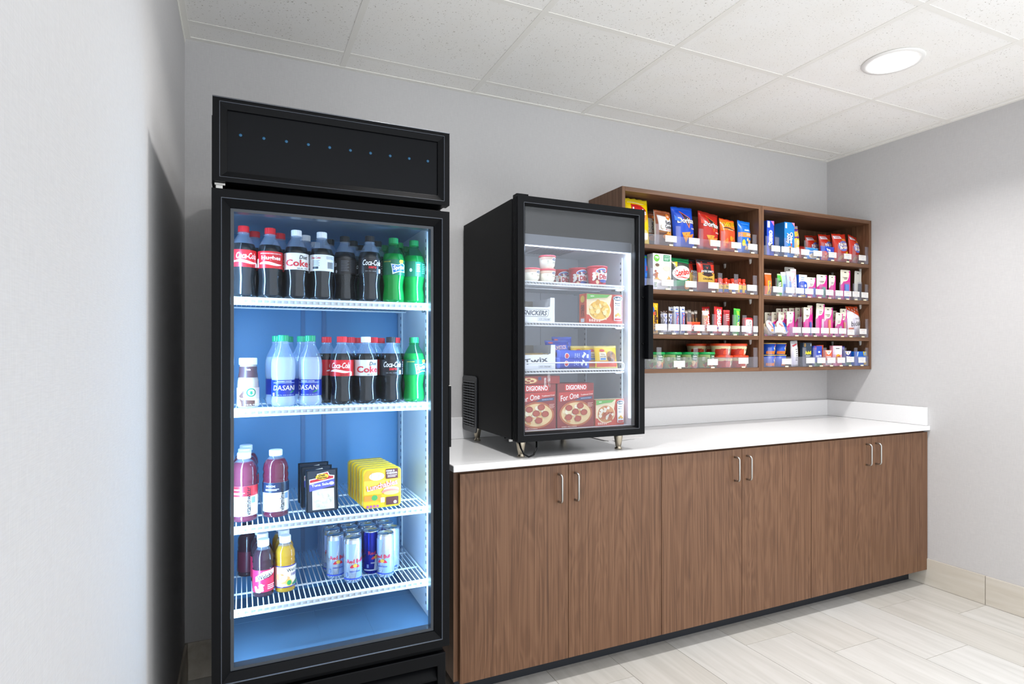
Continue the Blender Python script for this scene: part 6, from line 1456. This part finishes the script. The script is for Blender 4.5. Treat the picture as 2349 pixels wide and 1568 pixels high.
med('royal blue medicine box with red ring', 3.258, 0.068, 0.118, '#2a48b4', lambda p: p.ell(-0.6, 0.90, 0.20, 0.08, '#c83a3a', 14).ell(-0.6, 0.90, 0.12, 0.05, '#2a48b4', 12).text('Advil PM', 0.15, 0.50, 0.7, 0.13, '#e8ecf8', bold=0.03).ell(0.3, 0.70, 0.3, 0.05, '#d0d8f4', 12).rect(-0.95, 0.95, 0.0, 0.2, '#3a7a4c'))
med('orange medicine box standing behind the white-collared one', 3.320, 0.060, 0.122, '#e0562c', lambda p: p.rect(-0.8, 0.8, 0.80, 0.95, '#e86a3c').lines(-0.6, 0.6, 0.6, 0.72, 2, '#f0a888'), 0.032, tilt=radians(-2))
med('orange and white cold medicine box, front', 3.348, 0.056, 0.094, '#e86a3c', lambda p: p.poly([(-0.95, 0.97), (0.95, 0.97), (0.5, 0.78), (0.0, 0.70), (-0.5, 0.78)], '#f4f2ee').text('COLD', 0.0, 0.56, 0.66, 0.15, '#f4f2ee', bold=0.05).ell(-0.5, 0.88, 0.14, 0.06, '#e8b830', 10).ell(0.1, 0.86, 0.10, 0.08, '#5a6a70', 10).rect(-0.9, 0.9, 0.06, 0.36, '#d8d0d0'))
med('pink and white antacid box with yellow burst', 3.426, 0.080, 0.120, '#f0a8bc', lambda p: p.rect(-0.95, 0.95, 0.56, 0.97, '#f4eef0').ell(0.1, 0.42, 0.56, 0.16, '#e8b020', 18, 0.3).text('TUMS', 0.1, 0.42, 0.46, 0.14, '#c83a2c', rot=0.25, bold=0.05).lines(-0.4, 0.4, 0.82, 0.9, 1, '#5a4a50').rect(-0.95, 0.95, 0.0, 0.2, '#e87898'))
med('dark blue night medicine box standing behind another', 3.500, 0.066, 0.118, '#2c2a80', lambda p: p.rect(0.3, 0.8, 0.82, 0.95, '#8a88d8').lines(-0.6, 0.4, 0.7, 0.8, 2, '#6a68b8'), 0.032)
med('dark blue night medicine box with white collar, front', 3.518, 0.058, 0.090, '#2c3490', lambda p: p.poly([(-0.95, 0.97), (0.95, 0.97), (0.5, 0.78), (0.0, 0.70), (-0.5, 0.78)], '#f4f2ee').text('PM', 0.0, 0.56, 0.5, 0.16, '#f4f2ee', bold=0.05).ell(-0.5, 0.88, 0.14, 0.06, '#e8b830', 10).ell(0.1, 0.86, 0.10, 0.08, '#5a6a70', 10).ell(0.2, 0.40, 0.4, 0.08, '#b8c858', 12).rect(-0.9, 0.9, 0.04, 0.28, '#5a8a7a'))
med('wide bright blue box at the end of the bottom shelf', 3.634, 0.104, 0.086, '#1464c8', lambda p: p.poly([(-0.6, 0.97), (-0.4, 0.97), (-0.55, 0.66), (-0.7, 0.66)], '#d8e8f8').rect(-0.97, 0.97, 0.62, 0.65, '#5aa0e8').text('TAMPAX', 0.1, 0.50, 0.66, 0.18, '#e8f0fa', bold=0.02).poly([(0.35, 0.99), (0.97, 0.99), (0.97, 0.70), (0.5, 0.70)], '#e8d030').ell(0.72, 0.84, 0.18, 0.12, '#8ab8e8', 12).rect(0.5, 0.97, 0.05, 0.30, '#e8c040'), 0.0, 0.05)

# ---- loose paper on the counter
t = thing('paper_sheets', 'few loose white paper sheets on the counter behind the freezer', 'paper', (1.842, -0.30, 0.8934), 0.12)
MB().box(-0.105, 0.105, -0.07, 0.07, 0.0, 0.0012).build('sheet', P('#eceaea', 0.6), t)
for k, (dx, dy, rz) in enumerate(((0.012, -0.010, 0.14), (-0.008, 0.006, -0.10))):
    o = MB().box(-0.10, 0.10, -0.068, 0.068, 0.0, 0.0008).build('sheet', P('#f2f0f0', 0.6), t)
    o.location = (dx, dy, 0.0015 + 0.0011 * k); o.rotation_euler = (0, 0, rz)
